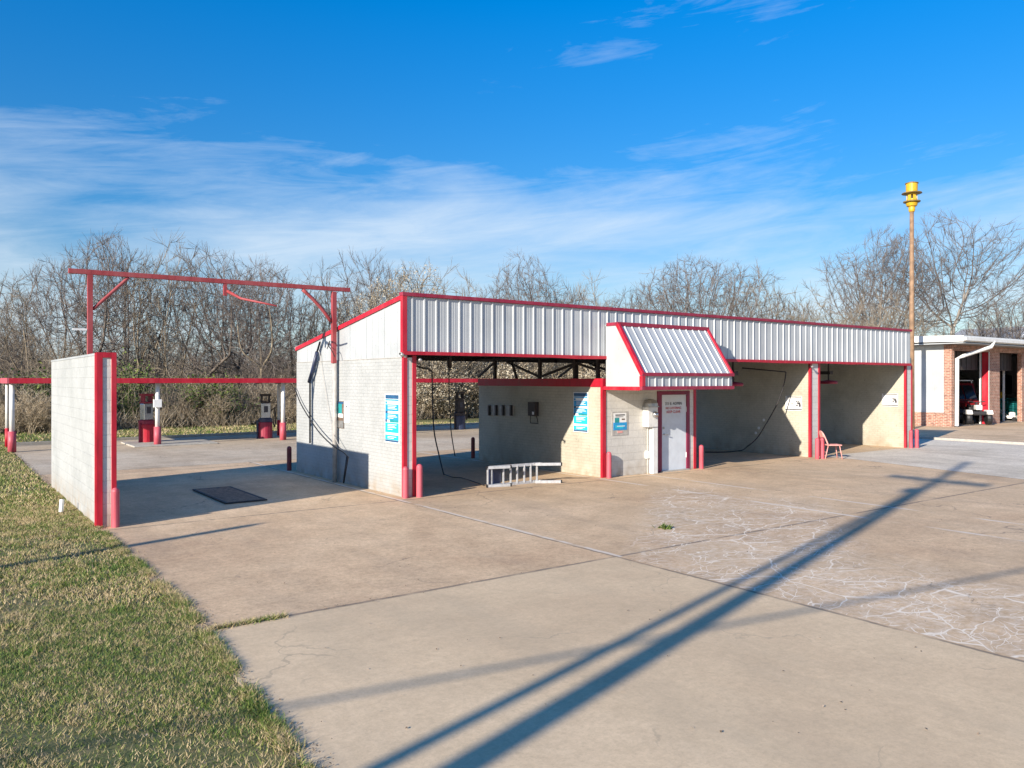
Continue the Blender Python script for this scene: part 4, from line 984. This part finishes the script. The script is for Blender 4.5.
# joint weeds along Y=-6.95 near the lawn, and rough fringe
for (x0, x1, yc, n) in ((-6.0, -5.2, -6.95, 700), (-6.15, -5.92, None, 40000)):
    if yc is None: p = np.stack([rng.normal(0, .04, n), rng.uniform(-13, 6, n), np.zeros(n)], 1); p[:, 0] += edge_x(p[:, 1])+.03; cl = np.sin(p[:, 1]*3.1)+np.sin(p[:, 1]*7.7+1)+rng.normal(0, .6, n); p = p[cl > -.5]
    else: p = np.stack([rng.uniform(x0, x1, n), rng.normal(yc, .03, n), np.zeros(n)], 1)
    v, f = blades(p, .05, .004, 1.2); vs_.append(v); fs_.append(f+k0); k0 += len(v)
for k in range(90):
    cx, cy = rng.uniform(-13, -6.4), rng.uniform(-12, 3)
    m_ = int(rng.integers(60, 220)); p = np.stack([rng.normal(cx, .09, m_), rng.normal(cy, .09, m_), np.zeros(m_)], 1)
    v, f = blades(p, .075, .004, .7); vs_.append(v); fs_.append(f+k0); k0 += len(v)
o = link('grass', np_mesh('grass', np.concatenate(vs_), np.concatenate(fs_), 3, 'blade'))
tag(o, 'patchy short green and straw coloured lawn grass along the yard', 'grass', kind='stuff')
# dry leaf bits and grit along the yard edge
n = 3000
yy = rng.uniform(-13, 20, n); p = np.stack([edge_x(yy)+.05+np.abs(rng.normal(0, .07, n))*(1+.5*np.sin(yy*1.7)), yy, np.full(n, .006)], 1)
p2 = np.stack([rng.uniform(-6, 0, 500), rng.normal(-6.95, .05, 500), np.full(500, .006)], 1)
p3 = np.stack([-6.1-np.abs(rng.normal(0, .25, 1500)), rng.uniform(-.3, 6.4, 1500), np.full(1500, .01)], 1)
p = np.concatenate([p, p2[rng.random(500) < np.exp(-(p2[:, 0]+6)/1.2)], p3, scatter(5000, -15, -6.2, -13, 4, .02), np.stack([rng.uniform(-5.5, 8, 260), rng.uniform(-13, 0, 260), np.full(260, .006)], 1)])
n = len(p); an = rng.uniform(0, 6.28, n); s_ = rng.uniform(.004, .012, n)
c_, d_ = np.cos(an)*s_, np.sin(an)*s_
q = np.stack([p+np.stack([c_, d_, rng.uniform(0, .012, n)], 1), p+np.stack([-d_, c_, rng.uniform(0, .012, n)], 1), p-np.stack([c_, d_, 0*c_], 1), p+np.stack([d_, -c_, rng.uniform(0, .012, n)], 1)], 1).reshape(-1, 3)
o = link('leaf_litter', np_mesh('leaf_litter', q, np.arange(4*n).reshape(-1, 4), 4, 'dead_leaf'))
tag(o, 'dry leaf bits and grit along the crumbling yard edge', 'leaf litter', kind='stuff')

# ------------------------------------------------------------------ trees
class Segs:
    """collects tapered 3-sided branch pieces"""
    def __init__(s): s.a = []; s.b = []; s.ra = []; s.rb = []
    def add(s, a, b, ra, rb): s.a.append(a); s.b.append(b); s.ra.append(ra); s.rb.append(rb)
    def mesh(s, name, mat, sides=3):
        a = np.array(s.a); b = np.array(s.b); ra = np.array(s.ra)[:, None]; rb = np.array(s.rb)[:, None]
        t = b-a; t /= np.linalg.norm(t, axis=1, keepdims=True)+1e-9
        h = np.where(np.abs(t[:, 2:3]) < .9, np.array([[0, 0, 1.]]), np.array([[1., 0, 0]]))
        x = np.cross(t, h); x /= np.linalg.norm(x, axis=1, keepdims=True)+1e-9; y_ = np.cross(t, x)
        n = len(a); rings = []
        for P, r_ in ((a, ra), (b, rb)):
            for j in range(sides):
                an = 2*np.pi*j/sides; rings.append(P+(x*np.cos(an)+y_*np.sin(an))*r_)
        v = np.stack(rings, 1).reshape(-1, 3); base = np.arange(n)[:, None]*(2*sides)
        f = np.concatenate([base+np.array([[j, (j+1) % sides, sides+(j+1) % sides, sides+j]]) for j in range(sides)], 0)
        return np_mesh(name, v, f, 4, mat)
def grow(rn, T, C, p, d, ln, r, lev, P, tips):
    nseg = P['seg'][lev]; L_step = ln/nseg; pts = [p]; dirs = [d]
    tgt = T if lev <= P['trunk_lev'] else C
    for k in range(nseg):
        w = P['wob'][lev]
        d = Vector((d.x+rn.gauss(0, w), d.y+rn.gauss(0, w), d.z+rn.gauss(0, w)*.6+P['up'][lev])).normalized()
        q = p+d*L_step
        r1 = r*(1-.75*(k+1)/nseg) if lev else r*(1-.45*(k+1)/nseg)
        r0 = r*(1-.75*k/nseg) if lev else r*(1-.45*k/nseg)
        tgt.add(tuple(p), tuple(q), max(r0, P['rmin']), max(r1, P['rmin']*.8))
        p = q; pts.append(p); dirs.append(d)
    if lev >= P['lev']: tips.append(pts[-1]); tips.append(pts[len(pts)//2]); return
    nb = P['n'][lev]
    for k in range(nb):
        t_ = P['t0'][lev]+(1-P['t0'][lev])*(k+rn.uniform(.1, .9))/nb
        i = min(int(t_*nseg), nseg-1); base = pts[i].lerp(pts[i+1], t_*nseg-i); dd = dirs[i+1]
        o = dd.orthogonal().normalized(); o.rotate(__import__('mathutils').Quaternion(dd, rn.uniform(0, 6.283)))
        an = R(rn.uniform(*P['ang'][lev])); nd = (dd*math.cos(an)+o*math.sin(an)).normalized()
        rr_ = r*(1-.6*t_)*P['rr']
        grow(rn, T, C, base, nd, ln*P['lr'][lev]*rn.uniform(.7, 1.2)*(1.15-.45*t_ if lev else 1), max(rr_, P['rmin']), lev+1, P, tips)
    # leader continues
    grow(rn, T, C, pts[-1], dirs[-1], ln*P['lr'][lev]*.9, r*.5 if lev == 0 else r*.3, lev+1, P, tips)
def tree_meshes(seed, P, tm, cm, leaves=None):
    rn = random.Random(seed); T, C = Segs(), Segs(); tips = []
    if P.get('multi'):
        for k in range(P['multi']):
            an = rn.uniform(0, 6.28); tl_ = rn.uniform(.08, .35)
            grow(rn, T, C, Vector((math.cos(an)*.12, math.sin(an)*.12, 0)), Vector((math.cos(an)*tl_, math.sin(an)*tl_, 1)).normalized(), P['h0']*rn.uniform(.7, 1.1), P['r0']*rn.uniform(.6, 1), 0, P, tips)
    else: grow(rn, T, C, Vector((0, 0, -.1)), Vector((rn.gauss(0, .06), rn.gauss(0, .06), 1)).normalized(), P['h0'], P['r0'], 0, P, tips)
    zmax = max(max(b[2] for b in C.b), .1)
    meshes = [T.mesh('trunk', tm, 5), C.mesh('crown', cm, 3)]
    if leaves:
        n, size, mat = leaves; tp = np.array([tuple(t_) for t_ in tips]); pk = tp[rng.integers(0, len(tp), n)]+rng.normal(0, .14, (n, 3))
        a_ = rng.normal(size=(n, 3)); a_ /= np.linalg.norm(a_, axis=1, keepdims=True); b_2 = np.cross(a_, rng.normal(size=(n, 3))); b_2 /= np.linalg.norm(b_2, axis=1, keepdims=True)
        s2 = size*rng.uniform(.5, 1.3, (n, 1)); v = np.stack([pk-a_*s2, pk+b_2*s2*.6, pk+a_*s2, pk-b_2*s2*.6], 1).reshape(-1, 3)
        meshes.append(np_mesh('buds', v, np.arange(4*n).reshape(-1, 4), 4, mat))
    return meshes, zmax
def colony(seed, H, trunk_h, rx, rz, cz, n_att, step=.28, kill=.42, infl=2.4, r_tip=.011, r_exp=2.3, twig=(.4, .95), ntw=4, lean=0.0, forks=3):
    """winter tree by space colonisation: crown envelope centre (0,0,cz) radii rx,rz"""
    rg = np.random.default_rng(seed)
    a = rg.normal(size=(n_att, 3)); a /= np.linalg.norm(a, axis=1, keepdims=True); a *= (rg.uniform(0, 1, (n_att, 1))**.42)
    bumpy = 1+.16*np.sin(a[:, :1]*5+seed)+.14*np.sin(a[:, 1:2]*6+a[:, 2:3]*4+seed*2)
    att = a*np.array([rx, rx, rz])*bumpy+np.array([lean*cz, 0, cz]); att = att[att[:, 2] > trunk_h*.85]
    nodes = [np.array([0, 0, -.1])]; par = [-1]
    z = 0.0; x = 0.0
    k_ = 0
    while z < trunk_h:
        z += step; x += lean*step+rg.normal()*.02; nodes.append(np.array([x, rg.normal()*.03, z])); par.append(k_); k_ += 1
    base_n = len(nodes)
    for f_ in range(forks):
        an = 2*np.pi*(f_+rg.uniform(0, .6))/forks; el = rg.uniform(.9, 1.9); p_ = nodes[base_n-1]; last = base_n-1; d_ = np.array([np.cos(an), np.sin(an), el]); d_ /= np.linalg.norm(d_)
        for q_ in range(int(rg.integers(3, 7))):
            d_ = d_+rg.normal(size=3)*.08; d_ /= np.linalg.norm(d_); p_ = p_+d_*step; nodes.append(p_); par.append(last); last = len(nodes)-1
    nodes = [tuple(q_) for q_ in nodes]
    best = np.full(len(att), 1e9); who = np.zeros(len(att), int); start = 0
    alive = np.ones(len(att), bool); born = {}
    for it in range(90):
        new = np.array(nodes[start:]); 
        if len(new) == 0: break
        d2 = ((att[:, None, :]-new[None])**2).sum(2); m_ = d2.argmin(1); v_ = d2[np.arange(len(att)), m_]
        up_ = v_ < best; best[up_] = v_[up_]; who[up_] = m_[up_]+start
        alive &= best > kill*kill
        act = alive & (best < (infl*(2.2 if it < 8 else 1))**2)
        if not act.any(): break
        start = len(nodes); dirs = {}
        for w_, v3 in zip(who[act], (att[act]-np.array(nodes)[who[act]])):
            v3 = v3/np.linalg.norm(v3); dirs[w_] = dirs.get(w_, 0)+v3
        for w_, v3 in dirs.items():
            born[w_] = born.get(w_, 0)+1
            if born[w_] > 3: continue
            pd = np.array(nodes[w_])-np.array(nodes[par[w_]] if par[w_] >= 0 else (0, 0, -1)); pd = pd/(np.linalg.norm(pd)+1e-6)
            v3 = v3/(np.linalg.norm(v3)+1e-6)*.75+pd*.55*(born[w_] == 1)+rg.normal(size=3)*.05+np.array([0, 0, .06]); v3 /= np.linalg.norm(v3)
            nodes.append(tuple(np.array(nodes[w_])+v3*step)); par.append(int(w_))
        if len(nodes) > 9000: break
    nn = len(nodes); nd = np.array(nodes); rad = np.zeros(nn); kids = [0]*nn
    for q_ in range(nn-1, 0, -1):
        if kids[q_] == 0: rad[q_] = r_tip**r_exp
        rad[par[q_]] += rad[q_]; kids[par[q_]] += 1
    rad = rad**(1/r_exp)
    T, C = Segs(), Segs()
    rbig = rad[0]*.34
    for q_ in range(1, nn):
        (T if rad[q_] > rbig else C).add(nodes[par[q_]], nodes[q_], rad[par[q_]] if rad[par[q_]] < rad[q_]*1.6 else rad[q_]*1.25, rad[q_])
    tips = []
    for q_ in range(base_n, nn):
        if rad[q_] < r_tip*2.6:
            dd = nd[q_]-nd[par[q_]]; dd /= np.linalg.norm(dd)
            for t_ in range(ntw if kids[q_] == 0 else 2):
                v3 = dd+rg.normal(size=3)*.36+np.array([0, 0, .28]); v3 /= np.linalg.norm(v3); l_ = rg.uniform(*twig); e_ = nd[q_]+v3*l_*.55; f3 = v3+rg.normal(size=3)*.14+np.array([0, 0, .1]); f3 /= np.linalg.norm(f3)
                C.add(tuple(nd[q_]), tuple(e_), r_tip*.8, r_tip*.65); C.add(tuple(e_), tuple(e_+f3*l_*.5), r_tip*.65, r_tip*.35); tips.append(e_)
                if rg.random() < .6:
                    g3 = v3+rg.normal(size=3)*.4+np.array([0, 0, .15]); g3 /= np.linalg.norm(g3); C.add(tuple(e_), tuple(e_+g3*l_*.4), r_tip*.55, r_tip*.35)
    zt = np.percentile(np.array(C.b)[:, 2], 99.5)
    return T, C, tips, zt
def colony_meshes(args, tm, cm, leaves=None):
    T, C, tips, zt = colony(**args)
    ms = [T.mesh('trunk', tm, 6), C.mesh('crown', cm, 3)]
    if leaves:
        n, size, mat = leaves; tp = np.array(tips); pk = tp[rng.integers(0, len(tp), n)]+rng.normal(0, .12, (n, 3))
        a_ = rng.normal(size=(n, 3)); a_ /= np.linalg.norm(a_, axis=1, keepdims=True); b_2 = np.cross(a_, rng.normal(size=(n, 3))); b_2 /= np.linalg.norm(b_2, axis=1, keepdims=True)
        s2 = size*rng.uniform(.5, 1.3, (n, 1)); v = np.stack([pk-a_*s2, pk+b_2*s2*.6, pk+a_*s2, pk-b_2*s2*.6], 1).reshape(-1, 3)
        ms.append(np_mesh('buds', v, np.arange(4*n).reshape(-1, 4), 4, mat))
    return ms, zt
P_tall = dict(lev=4, seg=[6, 5, 4, 3, 2], wob=[.05, .10, .14, .18, .2], up=[.02, .07, .06, .04, .03], n=[7, 6, 5, 4], t0=[.3, .2, .2, .15], ang=[(28, 60), (25, 55), (25, 60), (25, 60)], lr=[.62, .52, .5, .5], rr=.62, rmin=.011, trunk_lev=1, h0=6.0, r0=.17)
P_big = dict(P_tall, n=[8, 7, 6, 4], h0=4.2, r0=.36, lr=[1.35, .58, .5, .5], ang=[(22, 62), (25, 55), (25, 60), (25, 60)], t0=[.45, .25, .2, .15], up=[.02, .03, .03, .02, .02], wob=[.04, .09, .13, .17, .2], rmin=.015)
P_multi = dict(P_tall, multi=5, h0=3.0, r0=.09, n=[4, 5, 5, 3], lr=[.75, .6, .5, .5], ang=[(18, 45), (22, 50), (25, 55), (25, 60)], up=[.04, .06, .06, .04, .03])
P_shrub = dict(P_tall, multi=12, lev=3, h0=1.3, r0=.03, n=[4, 4, 4], lr=[.8, .6, .5], ang=[(20, 50), (25, 60), (25, 70)], t0=[.25, .2, .15], seg=[4, 3, 3, 2], up=[.03, .02, 0, -.02], wob=[.12, .16, .2, .25], rmin=.008, trunk_lev=0)
TM = {'tall': [colony_meshes(dict(seed=s_, H=10, trunk_h=th, rx=rx, rz=rz, cz=cz, n_att=1500, lean=le), b_, c_) for s_, th, rx, rz, cz, le, b_, c_ in
          ((1, 3.0, 2.5, 3.6, 6.6, .03, 'bark_dark', 'twig_dark'), (2, 2.2, 2.2, 4.0, 6.2, -.04, 'bark_tan', 'twig_tan'), (3, 2.6, 2.9, 3.5, 6.5, .05, 'bark_dark', 'twig_dark'), (4, 3.6, 2.1, 3.4, 6.8, .0, 'bark_tan', 'twig_dark'), (5, 1.8, 2.6, 4.0, 6.0, .06, 'bark_grey', 'twig_dark'))],
      'multi': [colony_meshes(dict(seed=s_, H=8, trunk_h=.5, rx=2.7, rz=3.6, cz=4.2, n_att=1500, forks=6), b_, c_) for s_, b_, c_ in ((31, 'bark_tan', 'twig_tan'), (32, 'bark_dark', 'twig_dark'), (33, 'bark_tan', 'twig_tan'))],
      'big': [colony_meshes(dict(seed=s_, H=14, trunk_h=th, rx=rx, rz=rz, cz=cz, n_att=3600, step=.34, kill=.5, r_tip=.013, lean=le, twig=(.4, 1.0), forks=fk), b_, c_) for s_, th, rx, rz, cz, le, fk, b_, c_ in
          ((21, 2.4, 5.6, 4.6, 8.0, 0, 5, 'bark_dark', 'twig_dark'), (22, 2.2, 5.6, 4.8, 8.0, .02, 5, 'bark_grey', 'twig_dark'), (24, 4.0, 5.2, 4.6, 9.0, -.03, 4, 'bark_grey', 'twig_dark'), (25, 5.2, 6.2, 5.4, 10.6, .10, 4, 'bark_grey', 'twig_tan'))[:3]]+[colony_meshes(dict(seed=27, H=16, trunk_h=7.2, rx=7.2, rz=4.6, cz=11.6, n_att=2300, step=.4, kill=.75, infl=3.2, r_tip=.014, r_exp=2.15, lean=.07, twig=(.6, 1.3), forks=4), 'bark_grey', 'twig_dark')],
      'bud': [colony_meshes(dict(seed=s_, H=8, trunk_h=1.2, rx=2.4, rz=3.2, cz=4.6, n_att=1300), 'bark_grey', 'twig_tan', (7000, .045, 'bud')) for s_ in (41, 42)],
      'shrub': [tree_meshes(s, P_shrub, 'bark_tan', 'straw') for s in (51, 52)],
      'thicket': [tree_meshes(s, P_shrub, 'bark_dark', 'brush') for s in (61, 62)],
      'budshrub': [tree_meshes(s, P_shrub, 'bark_grey', 'straw', (5200, .05, 'bud')) for s in (81, 82)],
      'green': [tree_meshes(s, P_shrub, 'bark_tan', 'twig_tan', (4200, .06, 'green_leaf')) for s in (71, 72)]}
KN = {'tall': ('bare_tree', 'tree'), 'big': ('spreading_tree', 'tree'), 'multi': ('bare_tree', 'tree'), 'bud': ('budding_tree', 'tree'), 'shrub': ('dry_shrub', 'shrub'), 'thicket': ('bare_shrub', 'shrub'), 'green': ('green_shrub', 'shrub'), 'budshrub': ('blossoming_shrub', 'shrub')}
GRP = {'budshrub': 'pale blossoming shrubs seen through the middle bay', 'tall': 'bare trees of the wood behind the car wash', 'multi': 'bare trees of the wood behind the car wash', 'big': 'large spreading bare trees', 'bud': 'budding trees behind the wash', 'shrub': 'pale dry shrubs at the wood edge', 'thicket': 'bare brown shrubs in the wood', 'green': 'green shrubs at the wood edge'}
LAB = {'budshrub': 'pale blossoming shrub seen through the open middle bay', 'tall': 'bare grey brown tree among the wood behind the car wash', 'multi': 'bare grey brown tree among the wood behind the car wash', 'big': 'large spreading bare tree', 'bud': 'tree with pale buds rising behind the wash roof', 'shrub': 'pale dry shrub along the edge of the wood', 'thicket': 'bare brown shrub inside the wood', 'green': 'green leafy shrub at the edge of the wood'}
tr_r = random.Random(99)
def plant(kind, idx, pos, H, widen=1.0, label=None, rot=None):
    ms, zmax = TM[kind][idx % len(TM[kind])]
    s = H/zmax
    e = empty(KN[kind][0], (pos[0], pos[1], 0), label or LAB[kind], KN[kind][1], GRP[kind])
    e.scale = (s*widen, s*widen, s); e.rotation_euler = (0, 0, tr_r.uniform(0, 6.28) if rot is None else rot)
    for nm, me in zip(('trunk', 'crown', 'buds'), ms):
        o = bpy.data.objects.new(nm, me); COL.objects.link(o); o.parent = e
    return e
def plant_px(kind, idx, u, topv, D, widen=1.0, label=None, rot=None):
    return plant(kind, idx, bear(u, D), CAMH+(HOR-topv)*D/F_PX, widen, label, rot)
# trees that stand out against the sky: (kind, mesh, bearing, top, distance, widen, label)
key = [('tall', 0, 92, 233, 47, 1.15, 'dark bare tree rising highest behind the freestanding wall'),
       ('tall', 2, 40, 262, 50, 1.2, None), ('tall', 1, 5, 276, 46, 1.2, None), ('tall', 4, 132, 246, 52, 1.1, None), ('multi', 0, 165, 243, 50, .9, None),
       ('tall', 2, 205, 250, 49, 1.2, 'dark forked bare tree standing behind the middle of the red gantry'), ('tall', 0, 238, 252, 55, 1.1, None), ('tall', 3, 262, 268, 44, 1.2, None), ('multi', 1, 297, 266, 52, 1.1, None),
       ('tall', 1, 330, 284, 54, 1.1, None), ('tall', 4, 366, 252, 55, 1.0, None), ('bud', 0, 404, 264, 50, 1.0, 'pale budding tree rising at the top left corner of the fascia'), ('bud', 1, 385, 285, 46, 1.1, None),
       ('multi', 2, 452, 271, 62, 1.0, None), ('big', 0, 528, 258, 60, .95, 'broad dark bare tree rising over the left half of the fascia'), ('multi', 0, 582, 276, 64, 1.0, None),
       ('tall', 2, 618, 290, 75, 1.1, None), ('big', 1, 702, 255, 66, 1.1, 'round crowned bare tree rising above the awning'), ('multi', 1, 655, 285, 74, 1.1, None), ('multi', 2, 752, 270, 76, 1.15, None),
       ('tall', 3, 790, 298, 80, 1.2, None), ('multi', 0, 828, 286, 74, 1.3, None), ('big', 2, 884, 235, 66, .85, 'grey spreading tree just left of the yellow siren pole'),
       ('big', 3, 950, 213, 66, 1.0, 'tall spreading tree behind the garage, right of the siren pole'), ('multi', 1, 1010, 285, 80, 1.1, None), ('tall', 1, 990, 300, 90, 1.2, None), ('multi', 2, 870, 292, 58, 1.3, 'tangled tan tree clump left of the siren pole base'), ('multi', 0, 905, 296, 62, 1.2, None), ('tall', 4, 1060, 262, 78, 1.1, None)]
Dw = lambda u: 44.8/(SN-CS*(u-512)/F_PX)      # distance of the wood's edge, a line parallel to the facade
for k, (kd, i, u, tv, D, wn, lb) in enumerate(key):
    if u < 640: D = max(D, Dw(u)+2.5)
    plant_px(kd, i, u, tv, D, wn, lb, rot=(0 if kd == 'big' and i == 3 else k*1.3))
# the wood
u = -260
while u < 660:
    for dd_, lo_, hi_ in ((2, 3.6, 5.6), (11, 4.4, 7.0), (24, 5.4, 8.2)):
        if tr_r.random() < (.56 if u > -20 else .4):
            plant(tr_r.choice(['tall', 'tall', 'multi']), tr_r.randrange(5), bear(u+tr_r.uniform(-14, 14), Dw(u)+dd_+tr_r.uniform(-1, 5)), tr_r.uniform(lo_, hi_), tr_r.uniform(.95, 1.35))
    u += 26
u = 660
while u < 1200:
    for D, hi_, lo_ in ((84, 5, 7), (98, 6, 9)):
        if tr_r.random() < .55: plant(tr_r.choice(['tall', 'multi']), tr_r.randrange(5), bear(u+tr_r.uniform(-14, 14), D+tr_r.uniform(-4, 4)), tr_r.uniform(hi_, lo_), tr_r.uniform(1, 1.3))
    u += 34
# shrubs: pale dry at the edge, green ones and bare ones within
for k in range(84):
    u = tr_r.uniform(-150, 640); pos = bear(u, Dw(u)+tr_r.uniform(.5, 7))
    kd = tr_r.choices(['shrub', 'thicket', 'green'], [.35, .58, .07])[0]
    plant(kd, k, pos, tr_r.uniform(1.2, 3.4), tr_r.uniform(1.1, 1.6))
for u, d_, h_ in ((122, 2, 3.8), (136, 1, 2.0), (228, 3, 2.4), (50, 5, 3.0)): plant('green', int(u), bear(u, Dw(u)+d_), h_, .9)
for k in range(26):
    u = tr_r.uniform(-60, 420); plant('shrub', k, bear(u, Dw(u)+tr_r.uniform(-.2, 2.5)), tr_r.uniform(1.0, 2.2), tr_r.uniform(.8, 1.2))
for k in range(16):
    u = 418+k*12; plant('budshrub', k, bear(u, Dw(u)+tr_r.uniform(-.2, 2)), tr_r.uniform(2.8, 4.8), 1.2)
for u, d_, h_ in ((32, -.6, 2.4), (50, -.8, 1.7), (430, .5, 4), (450, 1, 4.4), (470, 1, 3.6), (500, 2, 4.4), (540, 3, 4.5), (575, 2, 4.8), (600, 2, 4.8)): plant('shrub', int(u), bear(u, Dw(u)+d_), h_, 1.35)
for u, d_, h_ in ((424, 1, 6.2), (444, 3, 6.4), (462, 1.5, 5.2), (486, 2, 6.0), (520, 2.5, 6.4), (556, 3, 6.4), (590, 3, 6.6)): plant('bud', int(u), bear(u, Dw(u)+d_), h_, 1.25)

# undergrowth mass
def stems(n, ufun, h0, h1, rad, lean, zoff=0.0):
    u, D = ufun(n); rr_ = (u-512)/F_PX*D
    base = np.stack([rr_*SN+D*CS+CAMX, -rr_*CS+D*SN+CAMY, np.full(n, zoff)], 1)
    h = rng.uniform(h0, h1, n)*rng.uniform(.4, 1, n); an = rng.uniform(0, 6.28, n); l_ = h*lean*rng.uniform(.1, 1.3, n)
    base[:, 2] += rng.uniform(0, 1, n)**2*h1*.55
    tip_ = base+np.stack([np.cos(an)*l_, np.sin(an)*l_, h], 1); mid = (base+tip_)/2+rng.normal(0, .12, (n, 3))*h[:, None]*.6
    S = Segs(); r_ = rad*rng.uniform(.5, 1.4, n)
    S.a = np.concatenate([base, mid]); S.b = np.concatenate([mid, tip_]); S.ra = np.concatenate([r_, r_*.7]); S.rb = np.concatenate([r_*.7, r_*.3])
    return S
S = stems(34000, lambda n: (lambda q: (q, Dw(q)+.5+24*rng.uniform(0, 1, n)**1.3))(rng.uniform(-260, 660, n)), 1.0, 2.5, .012, .8)
o = link('undergrowth', S.mesh('undergrowth', 'brush', 3)); tag(o, 'tangled brown undergrowth filling the wood behind the lot', 'undergrowth', kind='stuff')
S = stems(16000, lambda n: (lambda q: (q, Dw(q)+rng.uniform(-.6, 3.5, n)))(rng.uniform(-260, 660, n)), .3, 1.1, .010, 1.0)
o = link('dry_grass', S.mesh('dry_grass', 'straw', 3)); tag(o, 'pale dry tall grass along the foot of the wood', 'dry grass', kind='stuff')
S = stems(36000, lambda n: (rng.uniform(-400, 760, n), rng.uniform(88, 130, n)), 2.5, 5.6, .035, .6)
o = link('distant_woods', S.mesh('distant_woods', 'brush', 3)); tag(o, 'distant bare woods closing the view behind the near trees', 'woods', kind='stuff')

# ------------------------------------------------------------------ sky, sun, camera
wld = bpy.data.worlds.new('World'); SC.world = wld; wld.use_nodes = True; nt = wld.node_tree
bg = nt.nodes['Background']
sky = nt.nodes.new('ShaderNodeTexSky'); sky.sky_type = 'NISHITA'; sky.sun_disc = False
sky.sun_elevation = SUN_EL
vec = -sdir    # toward the sun
sky.sun_rotation = math.atan2(vec.x, vec.y)
sky.altitude = 300; sky.air_density = 1.0; sky.dust_density = .4; sky.ozone_density = 3.0
hs = nt.nodes.new('ShaderNodeHueSaturation'); hs.inputs['Saturation'].default_value = 1.42; hs.inputs['Hue'].default_value = .505; hs.inputs['Value'].default_value = 1.0
L(nt, sky.outputs[0], hs.inputs['Color'])
tc = nt.nodes.new('ShaderNodeTexCoord'); sx = nt.nodes.new('ShaderNodeSeparateXYZ'); L(nt, tc.outputs['Generated'], sx.inputs[0])
# thin high cloud in soft level bands, by azimuth and elevation
hyp = mth(nt, 'SQRT', mth(nt, 'ADD', mth(nt, 'MULTIPLY', sx.outputs[0], sx.outputs[0]), mth(nt, 'MULTIPLY', sx.outputs[1], sx.outputs[1])))
el = mth(nt, 'ARCTAN2', sx.outputs[2], hyp); az = mth(nt, 'ARCTAN2', sx.outputs[1], sx.outputs[0])
cv = nt.nodes.new('ShaderNodeCombineXYZ'); L(nt, az, cv.inputs[0]); L(nt, mth(nt, 'MULTIPLY', mth(nt, 'ADD', el, mth(nt, 'MULTIPLY', az, .03)), 3.4), cv.inputs[1])
c1 = noise(nt, cv.outputs[0], 2.1, 8, .58, .5)
cv2 = nt.nodes.new('ShaderNodeCombineXYZ'); L(nt, az, cv2.inputs[0]); L(nt, mth(nt, 'MULTIPLY', mth(nt, 'ADD', el, mth(nt, 'MULTIPLY', az, .10)), 7.0), cv2.inputs[1])
c2 = noise(nt, cv2.outputs[0], 5.0, 8, .68, .9)
cl = mth(nt, 'ADD', mth(nt, 'MULTIPLY', c1, .72), mth(nt, 'MULTIPLY', c2, .28))
band = mth(nt, 'MULTIPLY', mapr(nt, el, .19, .30, .13, -.13), 1.0)
low = mapr(nt, el, .0, .12, .10, 0)
cl = mapr(nt, mth(nt, 'ADD', mth(nt, 'ADD', cl, band), low), .455, .73, 0, .70)
cl = mth(nt, 'MULTIPLY', cl, 1.0, clamp=True)
gain = mapr(nt, el, .06, .50, .95, 1.85); gc = nt.nodes.new('ShaderNodeCombineXYZ'); [L(nt, gain, gc.inputs[k_]) for k_ in range(3)]
hi_sky = mixc(nt, 1.0, hs.outputs[0], gc.outputs[0], 'MULTIPLY')
out = mixc(nt, cl, hi_sky, (6.4, 7.4, 8.4))
L(nt, out, bg.inputs['Color']); bg.inputs['Strength'].default_value = .072

sl = bpy.data.lights.new('sun', 'SUN'); sl.energy = 5.0; sl.angle = R(.53); sl.color = (1.0, .90, .77)
so = bpy.data.objects.new('sun', sl); COL.objects.link(so)
ld = Vector((sdir.x*math.cos(SUN_EL), sdir.y*math.cos(SUN_EL), -math.sin(SUN_EL)))
so.rotation_euler = ld.to_track_quat('-Z', 'Y').to_euler(); so.location = (-20, -20, 20)

cam = bpy.data.cameras.new('camera'); co = bpy.data.objects.new('camera', cam); COL.objects.link(co)
cam.sensor_width = 36; cam.lens = F_PX/1024*36; cam.clip_end = 3000; cam.clip_start = .1
cam.shift_y = -(384-HOR)/1024
co.location = (CAMX, CAMY, CAMH)
fwd = Vector((CS, SN, 0)); co.rotation_euler = fwd.to_track_quat('-Z', 'Y').to_euler()
SC.camera = co
SC.view_settings.view_transform = 'Standard'; SC.view_settings.look = 'None'; SC.view_settings.gamma = 1; SC.view_settings.exposure = 0.74
SC.cycles.max_bounces = 6; SC.cycles.diffuse_bounces = 3; SC.cycles.use_denoising = True
SC.render.resolution_x = 1024; SC.render.resolution_y = 768
